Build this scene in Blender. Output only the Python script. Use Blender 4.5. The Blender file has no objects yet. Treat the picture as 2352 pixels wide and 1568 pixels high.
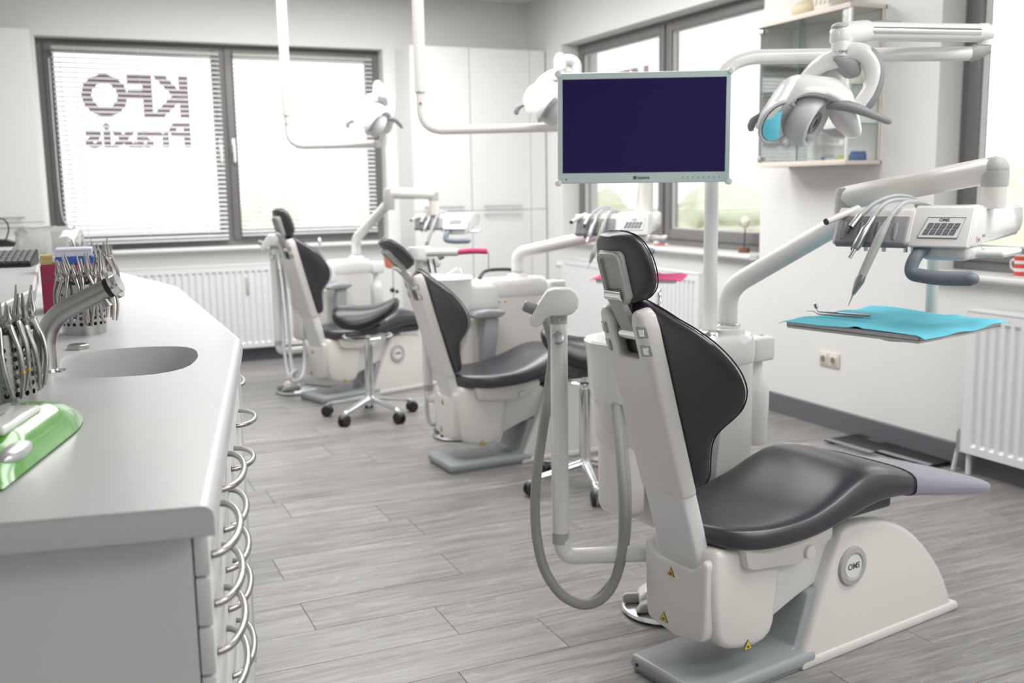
import bpy, bmesh, math, random
from mathutils import Vector, Matrix
random.seed(11)
SC = bpy.context.scene
COL = SC.collection
R = math.radians

# ---------------------------------------------------------------- camera, sky, lights, exposure
CAM_H = 1.40
FPX = 2320.2                                   # focal length in pixels of the 2352 px wide frame
_yaw, _pit, _rol = R(23.929), R(8.719), R(-0.925)
_fw = Vector((math.sin(_yaw) * math.cos(_pit), math.cos(_yaw) * math.cos(_pit), -math.sin(_pit)))
_r0 = Vector((math.cos(_yaw), -math.sin(_yaw), 0))
_u0 = _r0.cross(_fw)
CR = _r0 * math.cos(_rol) + _u0 * math.sin(_rol)
CU = _u0 * math.cos(_rol) - _r0 * math.sin(_rol)
CF = _fw
CPOS = Vector((0, 0, CAM_H))
cam_data = bpy.data.cameras.new('camera')
cam_data.sensor_width = 36.0
cam_data.lens = FPX / 2352 * 36.0
cam_data.clip_start, cam_data.clip_end = 0.05, 400
cam_data.dof.use_dof = True
cam_data.dof.focus_distance = 2.25
cam_data.dof.aperture_fstop = 3.8
cam = bpy.data.objects.new('camera', cam_data)
COL.objects.link(cam)
_m = Matrix((CR, CU, -CF)).transposed().to_4x4()
_m.translation = CPOS
cam.matrix_world = _m
SC.camera = cam

SC.view_settings.view_transform = 'Standard'
SC.view_settings.look = 'None'
SC.view_settings.exposure = 0.22
SC.view_settings.gamma = 1.0
SC.view_settings.use_curve_mapping = False
SC.cycles.max_bounces = 5
SC.cycles.diffuse_bounces = 3
SC.cycles.glossy_bounces = 4
SC.cycles.transparent_max_bounces = 16
SC.cycles.use_adaptive_sampling = True
SC.cycles.adaptive_threshold = .05
SC.cycles.use_light_tree = False
SC.cycles.caustics_reflective = False
SC.cycles.caustics_refractive = False
SC.cycles.sample_clamp_indirect = 6.0

SKY = 2.2
world = bpy.data.worlds.new('overcast_sky')
SC.world = world
world.use_nodes = True
_n = world.node_tree.nodes
_n['Background'].inputs['Color'].default_value = (0.965, 0.98, 1.0, 1)
_n['Background'].inputs['Strength'].default_value = SKY


def fill_light(name, loc, sx, sy, power):
    l = bpy.data.lights.new(name, 'AREA')
    l.shape = 'RECTANGLE'
    l.size, l.size_y, l.energy = sx, sy, power
    l.color = (1.0, 0.985, 0.965)
    o = bpy.data.objects.new(name, l)
    COL.objects.link(o)
    o.location = loc


FILL_W = 42  # unseen area lights added under the ceiling to fill the room
fill_light('fill_light_a', (1.5, 3.9, 2.97), 2.4, 0.9, FILL_W * .9)
fill_light('fill_light_b', (2.0, 5.5, 2.97), 2.4, 0.9, FILL_W * 1.2)
fill_light('fill_light_c', (1.7, 6.9, 2.97), 2.4, 0.9, FILL_W * 1.55)
fill_light('fill_light_d', (2.7, 1.1, 2.97), 2.2, 0.9, FILL_W * .95)
fill_light('fill_light_e', (2.7, -1.1, 2.97), 2.2, 0.9, FILL_W * 1.15)


# ---------------------------------------------------------------- placing helpers
def ray(px, py):
    return CF + CR * ((px - 1176) / FPX) - CU * ((py - 784) / FPX)


def at_d(px, py, D):
    return CPOS + ray(px, py) * D


def at_z(px, py, z):
    d = ray(px, py)
    return CPOS + d * ((z - CAM_H) / d.z)


def at_x(px, py, x):
    d = ray(px, py)
    return CPOS + d * (x / d.x)


def at_y(px, py, y):
    d = ray(px, py)
    return CPOS + d * (y / d.y)


# ---------------------------------------------------------------- materials
MATS = {}


def mat(name, col=(.8, .8, .8), rough=.5, metal=0.0, bump=0.0, bscale=200.0, var=0.0, vscale=6.0, coat=0.0,
        emit=None, trans=0.0, spec=.5, col2=None, sheen=0.0, objvar=0.0):
    if name in MATS:
        return MATS[name]
    m = bpy.data.materials.new(name)
    m.use_nodes = True
    nt = m.node_tree
    b = nt.nodes['Principled BSDF']
    b.inputs['Base Color'].default_value = (*col, 1)
    b.inputs['Roughness'].default_value = rough
    b.inputs['Metallic'].default_value = metal
    b.inputs['Specular IOR Level'].default_value = spec
    b.inputs['Coat Weight'].default_value = coat
    b.inputs['Coat Roughness'].default_value = .08
    if trans:
        b.inputs['Transmission Weight'].default_value = trans
    if emit:
        b.inputs['Emission Color'].default_value = (*emit[0], 1)
        b.inputs['Emission Strength'].default_value = emit[1]
    tc = None
    if bump or var:
        tc = nt.nodes.new('ShaderNodeTexCoord')
    if bump:
        n = nt.nodes.new('ShaderNodeTexNoise')
        n.inputs['Scale'].default_value = bscale
        n.inputs['Detail'].default_value = 3
        bp = nt.nodes.new('ShaderNodeBump')
        bp.inputs['Strength'].default_value = bump
        bp.inputs['Distance'].default_value = .002
        nt.links.new(tc.outputs['Object'], n.inputs['Vector'])
        nt.links.new(n.outputs['Fac'], bp.inputs['Height'])
        nt.links.new(bp.outputs['Normal'], b.inputs['Normal'])
    if var:
        n = nt.nodes.new('ShaderNodeTexNoise')
        n.inputs['Scale'].default_value = vscale
        n.inputs['Detail'].default_value = 4
        mx = nt.nodes.new('ShaderNodeMix')
        mx.data_type = 'RGBA'
        c2 = col2 or tuple(min(1, c * (1 - var)) for c in col)
        mx.inputs['A'].default_value = (*col, 1)
        mx.inputs['B'].default_value = (*c2, 1)
        nt.links.new(tc.outputs['Object'], n.inputs['Vector'])
        nt.links.new(n.outputs['Fac'], mx.inputs['Factor'])
        nt.links.new(mx.outputs['Result'], b.inputs['Base Color'])
    MATS[name] = m
    return m


def film(name, tint, opacity, rough=.05, gloss=.12):
    """thin clear sheet: tinted see-through layer with a Fresnel-like sheen and some milky scatter"""
    if name in MATS:
        return MATS[name]
    m = bpy.data.materials.new(name)
    m.use_nodes = True
    nt = m.node_tree
    nt.nodes.remove(nt.nodes['Principled BSDF'])
    out = nt.nodes['Material Output']
    tr = nt.nodes.new('ShaderNodeBsdfTransparent')
    tr.inputs['Color'].default_value = (*tint, 1)
    df = nt.nodes.new('ShaderNodeBsdfDiffuse')
    df.inputs['Color'].default_value = (*[min(1, t) for t in tint], 1)
    gl = nt.nodes.new('ShaderNodeBsdfGlossy')
    gl.inputs['Roughness'].default_value = rough
    a = nt.nodes.new('ShaderNodeMixShader')
    a.inputs[0].default_value = opacity
    b = nt.nodes.new('ShaderNodeMixShader')
    lw = nt.nodes.new('ShaderNodeLayerWeight')
    lw.inputs['Blend'].default_value = .25
    mul = nt.nodes.new('ShaderNodeMath')
    mul.operation = 'MULTIPLY_ADD'
    mul.inputs[1].default_value = .6
    mul.inputs[2].default_value = gloss
    nt.links.new(lw.outputs['Fresnel'], mul.inputs[0])
    nt.links.new(tr.outputs[0], a.inputs[1])
    nt.links.new(df.outputs[0], a.inputs[2])
    nt.links.new(mul.outputs[0], b.inputs[0])
    nt.links.new(a.outputs[0], b.inputs[1])
    nt.links.new(gl.outputs[0], b.inputs[2])
    nt.links.new(b.outputs[0], out.inputs['Surface'])
    MATS[name] = m
    return m


def plank_material():
    m = bpy.data.materials.new('grey_oak_vinyl')
    m.use_nodes = True
    nt = m.node_tree
    L = nt.links.new
    b = nt.nodes['Principled BSDF']
    tc = nt.nodes.new('ShaderNodeTexCoord')
    oi = nt.nodes.new('ShaderNodeObjectInfo')
    # every plank samples the grain at its own offset
    off = nt.nodes.new('ShaderNodeVectorMath')
    off.operation = 'MULTIPLY_ADD'
    cmb = nt.nodes.new('ShaderNodeCombineXYZ')
    mul = nt.nodes.new('ShaderNodeMath')
    mul.operation = 'MULTIPLY'
    mul.inputs[1].default_value = 37.0
    L(oi.outputs['Random'], mul.inputs[0])
    L(mul.outputs[0], cmb.inputs['X'])
    L(mul.outputs[0], cmb.inputs['Y'])
    L(mul.outputs[0], cmb.inputs['Z'])
    off.inputs[1].default_value = (1, 1, 1)
    L(tc.outputs['Object'], off.inputs[0])
    L(cmb.outputs[0], off.inputs[2])
    st = nt.nodes.new('ShaderNodeMapping')
    st.inputs['Scale'].default_value = (1.1, 13, 1)
    L(off.outputs[0], st.inputs['Vector'])
    n1 = nt.nodes.new('ShaderNodeTexNoise')
    n1.inputs['Scale'].default_value = 2.2
    n1.inputs['Detail'].default_value = 8
    n1.inputs['Roughness'].default_value = .62
    n1.inputs['Distortion'].default_value = .55
    L(st.outputs[0], n1.inputs['Vector'])
    st2 = nt.nodes.new('ShaderNodeMapping')
    st2.inputs['Scale'].default_value = (5, 170, 1)
    L(off.outputs[0], st2.inputs['Vector'])
    n2 = nt.nodes.new('ShaderNodeTexNoise')
    n2.inputs['Scale'].default_value = 2.0
    n2.inputs['Detail'].default_value = 5
    L(st2.outputs[0], n2.inputs['Vector'])
    # cathedral figure
    st3 = nt.nodes.new('ShaderNodeMapping')
    st3.inputs['Scale'].default_value = (.55, 3.6, 1)
    L(off.outputs[0], st3.inputs['Vector'])
    n3 = nt.nodes.new('ShaderNodeTexNoise')
    n3.inputs['Scale'].default_value = 1.3
    n3.inputs['Detail'].default_value = 1.5
    L(st3.outputs[0], n3.inputs['Vector'])
    m3 = nt.nodes.new('ShaderNodeMath')
    m3.operation = 'MULTIPLY'
    m3.inputs[1].default_value = 30
    L(n3.outputs['Fac'], m3.inputs[0])
    fr = nt.nodes.new('ShaderNodeMath')
    fr.operation = 'FRACT'
    L(m3.outputs[0], fr.inputs[0])
    rr = nt.nodes.new('ShaderNodeValToRGB')
    rr.color_ramp.elements[0].position = .80
    rr.color_ramp.elements[0].color = (0, 0, 0, 1)
    rr.color_ramp.elements[1].position = .93
    rr.color_ramp.elements[1].color = (1, 1, 1, 1)
    L(fr.outputs[0], rr.inputs[0])
    ramp = nt.nodes.new('ShaderNodeValToRGB')
    e = ramp.color_ramp.elements
    e[0].position, e[0].color = .30, (.185, .177, .173, 1)
    e[1].position, e[1].color = .70, (.372, .363, .358, 1)
    L(n1.outputs['Fac'], ramp.inputs[0])
    mx = nt.nodes.new('ShaderNodeMix')
    mx.data_type = 'RGBA'
    mx.blend_type = 'MULTIPLY'
    mx.inputs['Factor'].default_value = .34
    L(ramp.outputs[0], mx.inputs['A'])
    r2 = nt.nodes.new('ShaderNodeValToRGB')
    r2.color_ramp.elements[0].position, r2.color_ramp.elements[0].color = .32, (.38, .37, .37, 1)
    r2.color_ramp.elements[1].position, r2.color_ramp.elements[1].color = .62, (1.25, 1.25, 1.25, 1)
    L(n2.outputs['Fac'], r2.inputs[0])
    L(r2.outputs[0], mx.inputs['B'])
    mc = nt.nodes.new('ShaderNodeMix')
    mc.data_type = 'RGBA'
    mc.blend_type = 'ADD'
    fm = nt.nodes.new('ShaderNodeMath')
    fm.operation = 'MULTIPLY'
    fm.inputs[1].default_value = .045
    L(rr.outputs[0], fm.inputs[0])
    L(fm.outputs[0], mc.inputs['Factor'])
    L(mx.outputs['Result'], mc.inputs['A'])
    mc.inputs['B'].default_value = (1, 1, 1, 1)
    hs = nt.nodes.new('ShaderNodeHueSaturation')
    vv = nt.nodes.new('ShaderNodeMath')
    vv.operation = 'MULTIPLY_ADD'
    vv.inputs[1].default_value = .26
    vv.inputs[2].default_value = .86
    L(oi.outputs['Random'], vv.inputs[0])
    L(vv.outputs[0], hs.inputs['Value'])
    L(mc.outputs['Result'], hs.inputs['Color'])
    L(hs.outputs[0], b.inputs['Base Color'])
    b.inputs['Roughness'].default_value = .36
    bp = nt.nodes.new('ShaderNodeBump')
    bp.inputs['Strength'].default_value = .25
    bp.inputs['Distance'].default_value = .001
    L(n2.outputs['Fac'], bp.inputs['Height'])
    L(bp.outputs[0], b.inputs['Normal'])
    MATS['plank'] = m
    return m


def brushed(name, col, rough, stretch=(1, 1, 60)):
    if name in MATS:
        return MATS[name]
    m = mat(name, col, rough, 1.0)
    nt = m.node_tree
    tc = nt.nodes.new('ShaderNodeTexCoord')
    mp = nt.nodes.new('ShaderNodeMapping')
    mp.inputs['Scale'].default_value = stretch
    n = nt.nodes.new('ShaderNodeTexNoise')
    n.inputs['Scale'].default_value = 40
    bp = nt.nodes.new('ShaderNodeBump')
    bp.inputs['Strength'].default_value = .12
    bp.inputs['Distance'].default_value = .001
    nt.links.new(tc.outputs['Object'], mp.inputs[0])
    nt.links.new(mp.outputs[0], n.inputs['Vector'])
    nt.links.new(n.outputs['Fac'], bp.inputs['Height'])
    nt.links.new(bp.outputs[0], nt.nodes['Principled BSDF'].inputs['Normal'])
    return m


WALL = mat('white_wall_paint', (.80, .80, .79), .75, bump=.25, bscale=160)
CEIL = mat('ceiling_paint', (.80, .79, .775), .85, bump=.1, bscale=120)
PLANK = plank_material()
GROUT = mat('plank_underlay', (.10, .095, .09), .8)
SKIRT = mat('grey_vinyl_skirting', (.135, .142, .155), .45)
CREAM = mat('cream_white_plastic', (.79, .775, .735), .28, coat=.3)
WHITE = mat('gloss_white_plastic', (.82, .82, .81), .22, coat=.4)
MATTW = mat('matt_white_laminate', (.80, .80, .80), .38)
COUNTER = mat('white_worktop_laminate', (.66, .66, .668), .30, var=.03, vscale=3)
PALE = mat('pale_grey_plastic', (.47, .47, .45), .45)
MIDG = mat('mid_grey_plastic', (.27, .275, .29), .42)
STEELG = mat('blue_grey_enamel', (.36, .385, .40), .34, bump=.15, bscale=320)
DARKG = mat('dark_grey_enamel', (.085, .09, .095), .5)
BLUEG = mat('slate_blue_soft_grip', (.20, .235, .28), .5)
LEATHER = mat('anthracite_upholstery', (.037, .034, .043), .30, bump=.12, bscale=420, spec=.85)
PIPING = mat('black_piping', (.012, .011, .013), .45)
BLACKV = mat('black_vinyl', (.012, .012, .013), .30, bump=.1, bscale=300)
RUBBER = mat('black_rubber', (.018, .018, .019), .55)
BLACK = mat('black_plastic', (.014, .014, .015), .35)
CHROME = mat('polished_chrome', (.78, .79, .80), .10, 1.0)
ALU = mat('polished_aluminium', (.70, .71, .72), .22, 1.0)
STEEL = brushed('brushed_steel', (.42, .41, .40), .26)
INSTR = mat('satin_handpiece_metal', (.42, .42, .43), .30, .9)
LIGHTG = mat('light_grey_lamp_plastic', (.70, .70, .71), .38)
TOOL = mat('instrument_steel', (.42, .41, .40), .24, 1.0, bump=.1, bscale=60)
GOLD = mat('gold_plated_ring', (.80, .48, .10), .25, 1.0)
FRAME = mat('grey_window_frame', (.175, .17, .168), .42)
FRAMEL = mat('pale_window_gasket', (.60, .58, .57), .5)
GLASS = film('window_glass', (.97, .985, .98), .0, .02, .04)
SHOWGLASS = film('greenish_showcase_glass', (.975, .992, .983), .006, .02, .018)
GREENEDGE = mat('green_glass_edge', (.16, .36, .29), .2)
BLIND = mat('white_blind_slat', (.84, .84, .86), .45)
_nt = BLIND.node_tree                                   # translucency added so the opaque slats look lit from behind
_tl = _nt.nodes.new('ShaderNodeBsdfTranslucent')
_tl.inputs['Color'].default_value = (.82, .82, .86, 1)
_ms = _nt.nodes.new('ShaderNodeMixShader')
_ms.inputs[0].default_value = .12
_nt.links.new(_nt.nodes['Principled BSDF'].outputs[0], _ms.inputs[1])
_nt.links.new(_tl.outputs[0], _ms.inputs[2])
_nt.links.new(_ms.outputs[0], _nt.nodes['Material Output'].inputs['Surface'])
MIRROR = mat('faceted_mirror', (.85, .86, .87), .04, 1.0)
BLUENAP = mat('turquoise_paper_napkin', (.14, .60, .74), .75, bump=.5, bscale=260)
PINKNAP = mat('pink_paper_napkin', (.72, .08, .24), .75, bump=.5, bscale=260)
GREENP = mat('green_foil_pack', (.05, .31, .025), .22, var=.5, vscale=14, col2=(.15, .45, .06), coat=.5)
FOIL = mat('crinkled_silver_foil', (.60, .60, .61), .30, .6, bump=.9, bscale=40)
YELLOW = mat('warning_yellow', (.80, .62, .03), .5)
ORANGE = mat('warning_orange', (.85, .42, .02), .5)
RED = mat('brick_red_plastic', (.62, .08, .05), .4)
CORAL = mat('coral_orange_plastic', (.70, .16, .08), .4)
MAROON = mat('crimson_carton', (.30, .02, .06), .5)
BLUEBOX = mat('royal_blue_carton', (.03, .12, .48), .45)
LILAC = mat('pale_lilac_carton', (.62, .62, .74), .5)
OCHRE = mat('ochre_carton', (.50, .40, .16), .6)
AQUA = mat('pale_aqua_glass_bezel', (.56, .68, .68), .12, coat=.6)
SCREEN = mat('dark_screen_glass', (.022, .012, .085), .10, spec=.25)
INK = mat('dark_grey_print', (.09, .10, .11), .5)
INKRED = mat('light_washed_maroon_lettering', (.50, .22, .25), .6)  # maroon lightened to paint in daylight washing over the letters
REDPRINT = mat('pale_red_print', (.62, .28, .24), .5)
GREENPRINT = mat('green_print', (.05, .40, .15), .5)
BTN = mat('slate_key_panel', (.15, .16, .18), .45)
OLIVEW = mat('cream_dental_plaster', (.72, .64, .44), .6)
BONE = mat('bone_white_resin', (.80, .77, .68), .5)
TERRA = mat('terracotta_dental_model', (.55, .26, .13), .6)
BLUETOY = mat('blue_resin', (.04, .12, .36), .35)
LIME = mat('lime_resin', (.55, .62, .08), .4)
PLASTICBAG = film('clear_plastic_bag', (.94, .97, .94), .38, .12, .16)
FLAP = film('clear_loose_film', (.90, .90, .96), .10, .22, .14)
SLEEVE = film('milky_clear_foot_sleeve', (.78, .78, .95), .40, .22, .16)
TUBEG = mat('clear_grey_tubing', (.52, .53, .56), .15)
HOSE = mat('ribbed_grey_hose', (.33, .325, .31), .5)
RADW = mat('radiator_enamel', (.80, .80, .81), .32)
SHOWBACK = mat('showcase_back_board', (.93, .94, .90), .6)
SOCKETD = mat('socket_well_shade', (.22, .20, .17), .5)
SOCKET = mat('cream_socket_plastic', (.72, .69, .62), .4)
MAPLE = mat('pale_maple_trim', (.76, .69, .62), .5)
WOODB = mat('bark_brown_wood', (.22, .11, .05), .6, var=.4, vscale=60)
LEAF = mat('light_washed_leaves', (.56, .60, .38), .7, var=.7, vscale=1.2, col2=(.72, .72, .55))  # paled so the leaf colour carries the outdoor overexposure
BARK = mat('tree_bark', (.10, .08, .06), .8)
GROUND = mat('haze_paled_lawn', (.60, .62, .56), .9, var=.5, vscale=.2)  # distant haze painted into the pale ground colour


# ---------------------------------------------------------------- mesh building
def catmull(pts, n):
    pts = [Vector(p) for p in pts]
    if n <= 1 or len(pts) < 3:
        return pts
    ext = [pts[0] * 2 - pts[1]] + pts + [pts[-1] * 2 - pts[-2]]
    out = []
    for i in range(1, len(ext) - 2):
        a, b, c, d = ext[i - 1:i + 3]
        for k in range(n):
            t = k / n
            out.append(.5 * ((2 * b) + (c - a) * t + (2 * a - 5 * b + 4 * c - d) * t * t + (3 * b - a - 3 * c + d) * t ** 3))
    out.append(pts[-1])
    return out


def lerp_list(vals, n):
    out = []
    for i in range(len(vals) - 1):
        for k in range(n):
            out.append(vals[i] + (vals[i + 1] - vals[i]) * k / n)
    return out + [vals[-1]]


def bend(pts, rad, n=6):
    """polyline with every inner corner rounded by an arc-like fillet"""
    pts = [Vector(p) for p in pts]
    out = [pts[0]]
    for i in range(1, len(pts) - 1):
        p, a, b = pts[i], pts[i - 1], pts[i + 1]
        da, db = (a - p), (b - p)
        r = min(rad, da.length * .49, db.length * .49)
        s, e = p + da.normalized() * r, p + db.normalized() * r
        for k in range(n + 1):
            t = k / n
            out.append(s * (1 - t) ** 2 + p * 2 * t * (1 - t) + e * t * t)
    return out + [pts[-1]]


class M:
    def __init__(self):
        self.v, self.f = [], []

    def raw(self, vs, fs, mx=None):
        o = len(self.v)
        self.v += [tuple((mx @ Vector(p)) if mx else Vector(p)) for p in vs]
        self.f += [tuple(i + o for i in f) for f in fs]
        return self

    def add(self, bm, mx=None):
        bm.verts.index_update()
        self.raw([v.co.copy() for v in bm.verts], [[v.index for v in f.verts] for f in bm.faces], mx)
        bm.free()
        return self

    def box(self, x0, x1, y0, y1, z0, z1, bev=0.0, seg=2, mx=None):
        bm = bmesh.new()
        bmesh.ops.create_cube(bm, size=1)
        for v in bm.verts:
            v.co = Vector((x0 + (v.co.x + .5) * (x1 - x0), y0 + (v.co.y + .5) * (y1 - y0), z0 + (v.co.z + .5) * (z1 - z0)))
        if bev:
            bev = min(bev, .49 * min(abs(x1 - x0), abs(y1 - y0), abs(z1 - z0)))
            bmesh.ops.bevel(bm, geom=bm.edges[:], offset=bev, segments=seg, profile=.5, affect='EDGES')
        return self.add(bm, mx)

    def prism(self, poly, h0, h1, axis='y', bev=0.0, seg=2, mx=None, taper=1.0, only_rim=False):
        """extrude a 2-D outline; axis y: outline is (x,z); axis z: (x,y); axis x: (y,z)"""
        bm = bmesh.new()

        def P(p, h):
            if axis == 'y':
                return (p[0], h, p[1])
            if axis == 'z':
                return (p[0], p[1], h)
            return (h, p[0], p[1])
        cx = sum(p[0] for p in poly) / len(poly)
        cy = sum(p[1] for p in poly) / len(poly)
        a = [bm.verts.new(P(p, h0)) for p in poly]
        b = [bm.verts.new(P((cx + (p[0] - cx) * taper, cy + (p[1] - cy) * taper), h1)) for p in poly]
        n = len(poly)
        fa, fb = bm.faces.new(a), bm.faces.new(b)
        for i in range(n):
            bm.faces.new((a[i], a[(i + 1) % n], b[(i + 1) % n], b[i]))
        bmesh.ops.recalc_face_normals(bm, faces=bm.faces[:])
        if bev:
            if only_rim:
                ed = [e for e in bm.edges if (e in set(fa.edges)) or (e in set(fb.edges))]
            else:
                ed = [e for e in bm.edges if (e in set(fa.edges)) or (e in set(fb.edges)) or e.calc_face_angle(0) > .6]
            bmesh.ops.bevel(bm, geom=ed, offset=bev, segments=seg, profile=.5, affect='EDGES', clamp_overlap=True)
        return self.add(bm, mx)

    def loft(self, rings, cap=True, closed=True, mx=None):
        n = len(rings[0])
        vs = [p for r in rings for p in r]
        fs = []
        for i in range(len(rings) - 1):
            for k in range(n if closed else n - 1):
                k2 = (k + 1) % n
                fs.append((i * n + k, i * n + k2, (i + 1) * n + k2, (i + 1) * n + k))
        if cap:
            fs.append(tuple(range(n - 1, -1, -1)))
            fs.append(tuple(range((len(rings) - 1) * n, len(rings) * n)))
        return self.raw(vs, fs, mx)

    def tube(self, pts, r, seg=12, cap=True, sub=1, mx=None, flat=None):
        pts = catmull(pts, sub)
        k = len(pts)
        if isinstance(r, (int, float)):
            rs = [r] * k
        else:
            rs = lerp_list(list(r), sub) if sub > 1 and len(r) != k else list(r)
        rings = []
        up = None
        for i, p in enumerate(pts):
            t = (pts[min(i + 1, k - 1)] - pts[max(i - 1, 0)])
            if t.length < 1e-9:
                t = Vector((0, 0, 1))
            t.normalize()
            if up is None:
                ref = Vector((0, 0, 1)) if abs(t.z) < .9 else Vector((1, 0, 0))
                s = t.cross(ref).normalized()
            else:
                s = (up - t * up.dot(t)).normalized()
            up = s
            q = t.cross(s)
            fl = flat or 1.0
            rings.append([p + (s * math.cos(a) + q * math.sin(a) * fl) * rs[i] for a in [2 * math.pi * j / seg for j in range(seg)]])
        return self.loft(rings, cap, True, mx)

    def cyl(self, p0, p1, r0, r1=None, seg=20, mx=None, bev=0.0):
        p0, p1 = Vector(p0), Vector(p1)
        r1 = r0 if r1 is None else r1
        if bev:
            t = (p1 - p0).normalized()
            return self.tube([p0, p0 + t * bev * .3, p0 + t * bev, p1 - t * bev, p1 - t * bev * .3, p1],
                             [r0 - bev, r0 - bev * .3, r0, r1, r1 - bev * .3, r1 - bev], seg, mx=mx)
        return self.tube([p0, p1], [r0, r1], seg, mx=mx)

    def lathe(self, prof, c=(0, 0, 0), seg=28, mx=None, cap=True, sx=1.0, sy=1.0, exp=2.0):
        rings = []
        for r, z in prof:
            ring = []
            for j in range(seg):
                a = 2 * math.pi * j / seg
                ca, sa = math.cos(a), math.sin(a)
                if exp != 2.0:
                    k = (abs(ca) ** exp + abs(sa) ** exp) ** (-1 / exp)
                    ca, sa = ca * k, sa * k
                ring.append((c[0] + r * sx * ca, c[1] + r * sy * sa, c[2] + z))
            rings.append(ring)
        return self.loft(rings, cap, True, mx)

    def ball(self, c, rx, ry=None, rz=None, seg=16, rings=10, mx=None):
        ry, rz = ry or rx, rz or rx
        bm = bmesh.new()
        bmesh.ops.create_uvsphere(bm, u_segments=seg, v_segments=rings, radius=1)
        for v in bm.verts:
            v.co = Vector((c[0] + v.co.x * rx, c[1] + v.co.y * ry, c[2] + v.co.z * rz))
        return self.add(bm, mx)

    def grid(self, fn, nu, nv, mx=None, thick=0.0):
        vs = [Vector(fn(i / nu, j / nv)) for j in range(nv + 1) for i in range(nu + 1)]
        fs = [(j * (nu + 1) + i, j * (nu + 1) + i + 1, (j + 1) * (nu + 1) + i + 1, (j + 1) * (nu + 1) + i) for j in range(nv) for i in range(nu)]
        if thick:
            o = len(vs)
            vs += [p - Vector((0, 0, thick)) for p in vs]
            fs += [tuple(reversed([i + o for i in f])) for f in fs]
            rim = [i for i in range(nu + 1)] + [j * (nu + 1) + nu for j in range(1, nv + 1)] + \
                  [nv * (nu + 1) + i for i in range(nu - 1, -1, -1)] + [j * (nu + 1) for j in range(nv - 1, 0, -1)]
            for a, b in zip(rim, rim[1:] + rim[:1]):
                fs.append((b, a, a + o, b + o))
        return self.raw(vs, fs, mx)

    def mesh(self, name, m, smooth=38):
        me = bpy.data.meshes.new(name)
        me.from_pydata(self.v, [], self.f)
        me.update()
        bm = bmesh.new()
        bm.from_mesh(me)
        bmesh.ops.recalc_face_normals(bm, faces=bm.faces[:])
        bm.to_mesh(me)
        bm.free()
        if smooth:
            me.shade_smooth()
            me.set_sharp_from_angle(angle=R(smooth))
        me.materials.append(m)
        return me


def link(name, me, parent=None):
    o = bpy.data.objects.new(name, me)
    COL.objects.link(o)
    if parent is not None:
        o.parent = parent
    return o


def part(name, mb, m, parent, label=None, smooth=38):
    """a mesh in the parent's own coordinates"""
    o = link(name, mb.mesh(name, m, smooth), parent)
    if label:
        o['label'] = label
    return o


def thing(name, label, cat, loc=(0, 0, 0), rz=0.0, group=None):
    o = bpy.data.objects.new(name, None)
    o.empty_display_size = .05
    COL.objects.link(o)
    o.location = loc
    o.rotation_euler = (0, 0, rz)
    o['label'], o['category'] = label, cat
    if group:
        o['group'] = group
    return o


def single(name, mb, m, label, cat, loc=(0, 0, 0), rz=0.0, group=None, smooth=38):
    o = link(name, mb.mesh(name, m, smooth))
    o.location = loc
    o.rotation_euler = (0, 0, rz)
    o['label'], o['category'] = label, cat
    if group:
        o['group'] = group
    return o


def struct(name, mb, m, smooth=0, label=None):
    o = link(name, mb.mesh(name, m, smooth))
    o['kind'] = 'structure'
    if label:
        o['label'] = label
    return o


def copy_tree(o, parent=None):
    c = o.copy()
    COL.objects.link(c)
    c.parent = parent
    for ch in list(o.children):
        copy_tree(ch, c)
    return c


def text_m(s, size, depth=.0008, align='CENTER', bold=0.0):
    cu = bpy.data.curves.new('txt', 'FONT')
    cu.body = s
    cu.size = size
    cu.extrude = depth / 2
    cu.offset = bold
    cu.resolution_u = 3
    cu.align_x = align
    cu.align_y = 'CENTER'
    ob = bpy.data.objects.new('txt', cu)
    COL.objects.link(ob)
    dg = bpy.context.evaluated_depsgraph_get()
    me = bpy.data.meshes.new_from_object(ob.evaluated_get(dg))
    b = M()
    b.raw([v.co.copy() for v in me.vertices], [tuple(p.vertices) for p in me.polygons])
    bpy.data.objects.remove(ob)
    bpy.data.curves.remove(cu)
    bpy.data.meshes.remove(me)
    return b


def put(b, mx):
    """transform a builder in place"""
    b.v = [tuple(mx @ Vector(p)) for p in b.v]
    return b


def frame_mx(o, ex, ey, ez):
    m = Matrix((Vector(ex), Vector(ey), Vector(ez))).transposed().to_4x4()
    m.translation = Vector(o)
    return m


def RX(a):
    return Matrix.Rotation(a, 4, 'X')


def RY(a):
    return Matrix.Rotation(a, 4, 'Y')


def RZ(a):
    return Matrix.Rotation(a, 4, 'Z')


def T(x, y, z):
    return Matrix.Translation((x, y, z))


# ---------------------------------------------------------------- room shell
XR, YB, XL, YF, ZC = 3.96, 8.5, -1.7, -2.3, 3.0
ZS, ZH = .955, 2.565                       # sill and window-head height
WIN1 = (-.06, 2.615)                       # back window, x range
WIN2 = (5.115, 7.80)                       # far right-hand window, y range
WIN3 = (1.90, 3.755)                        # near right-hand window, y range

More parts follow.
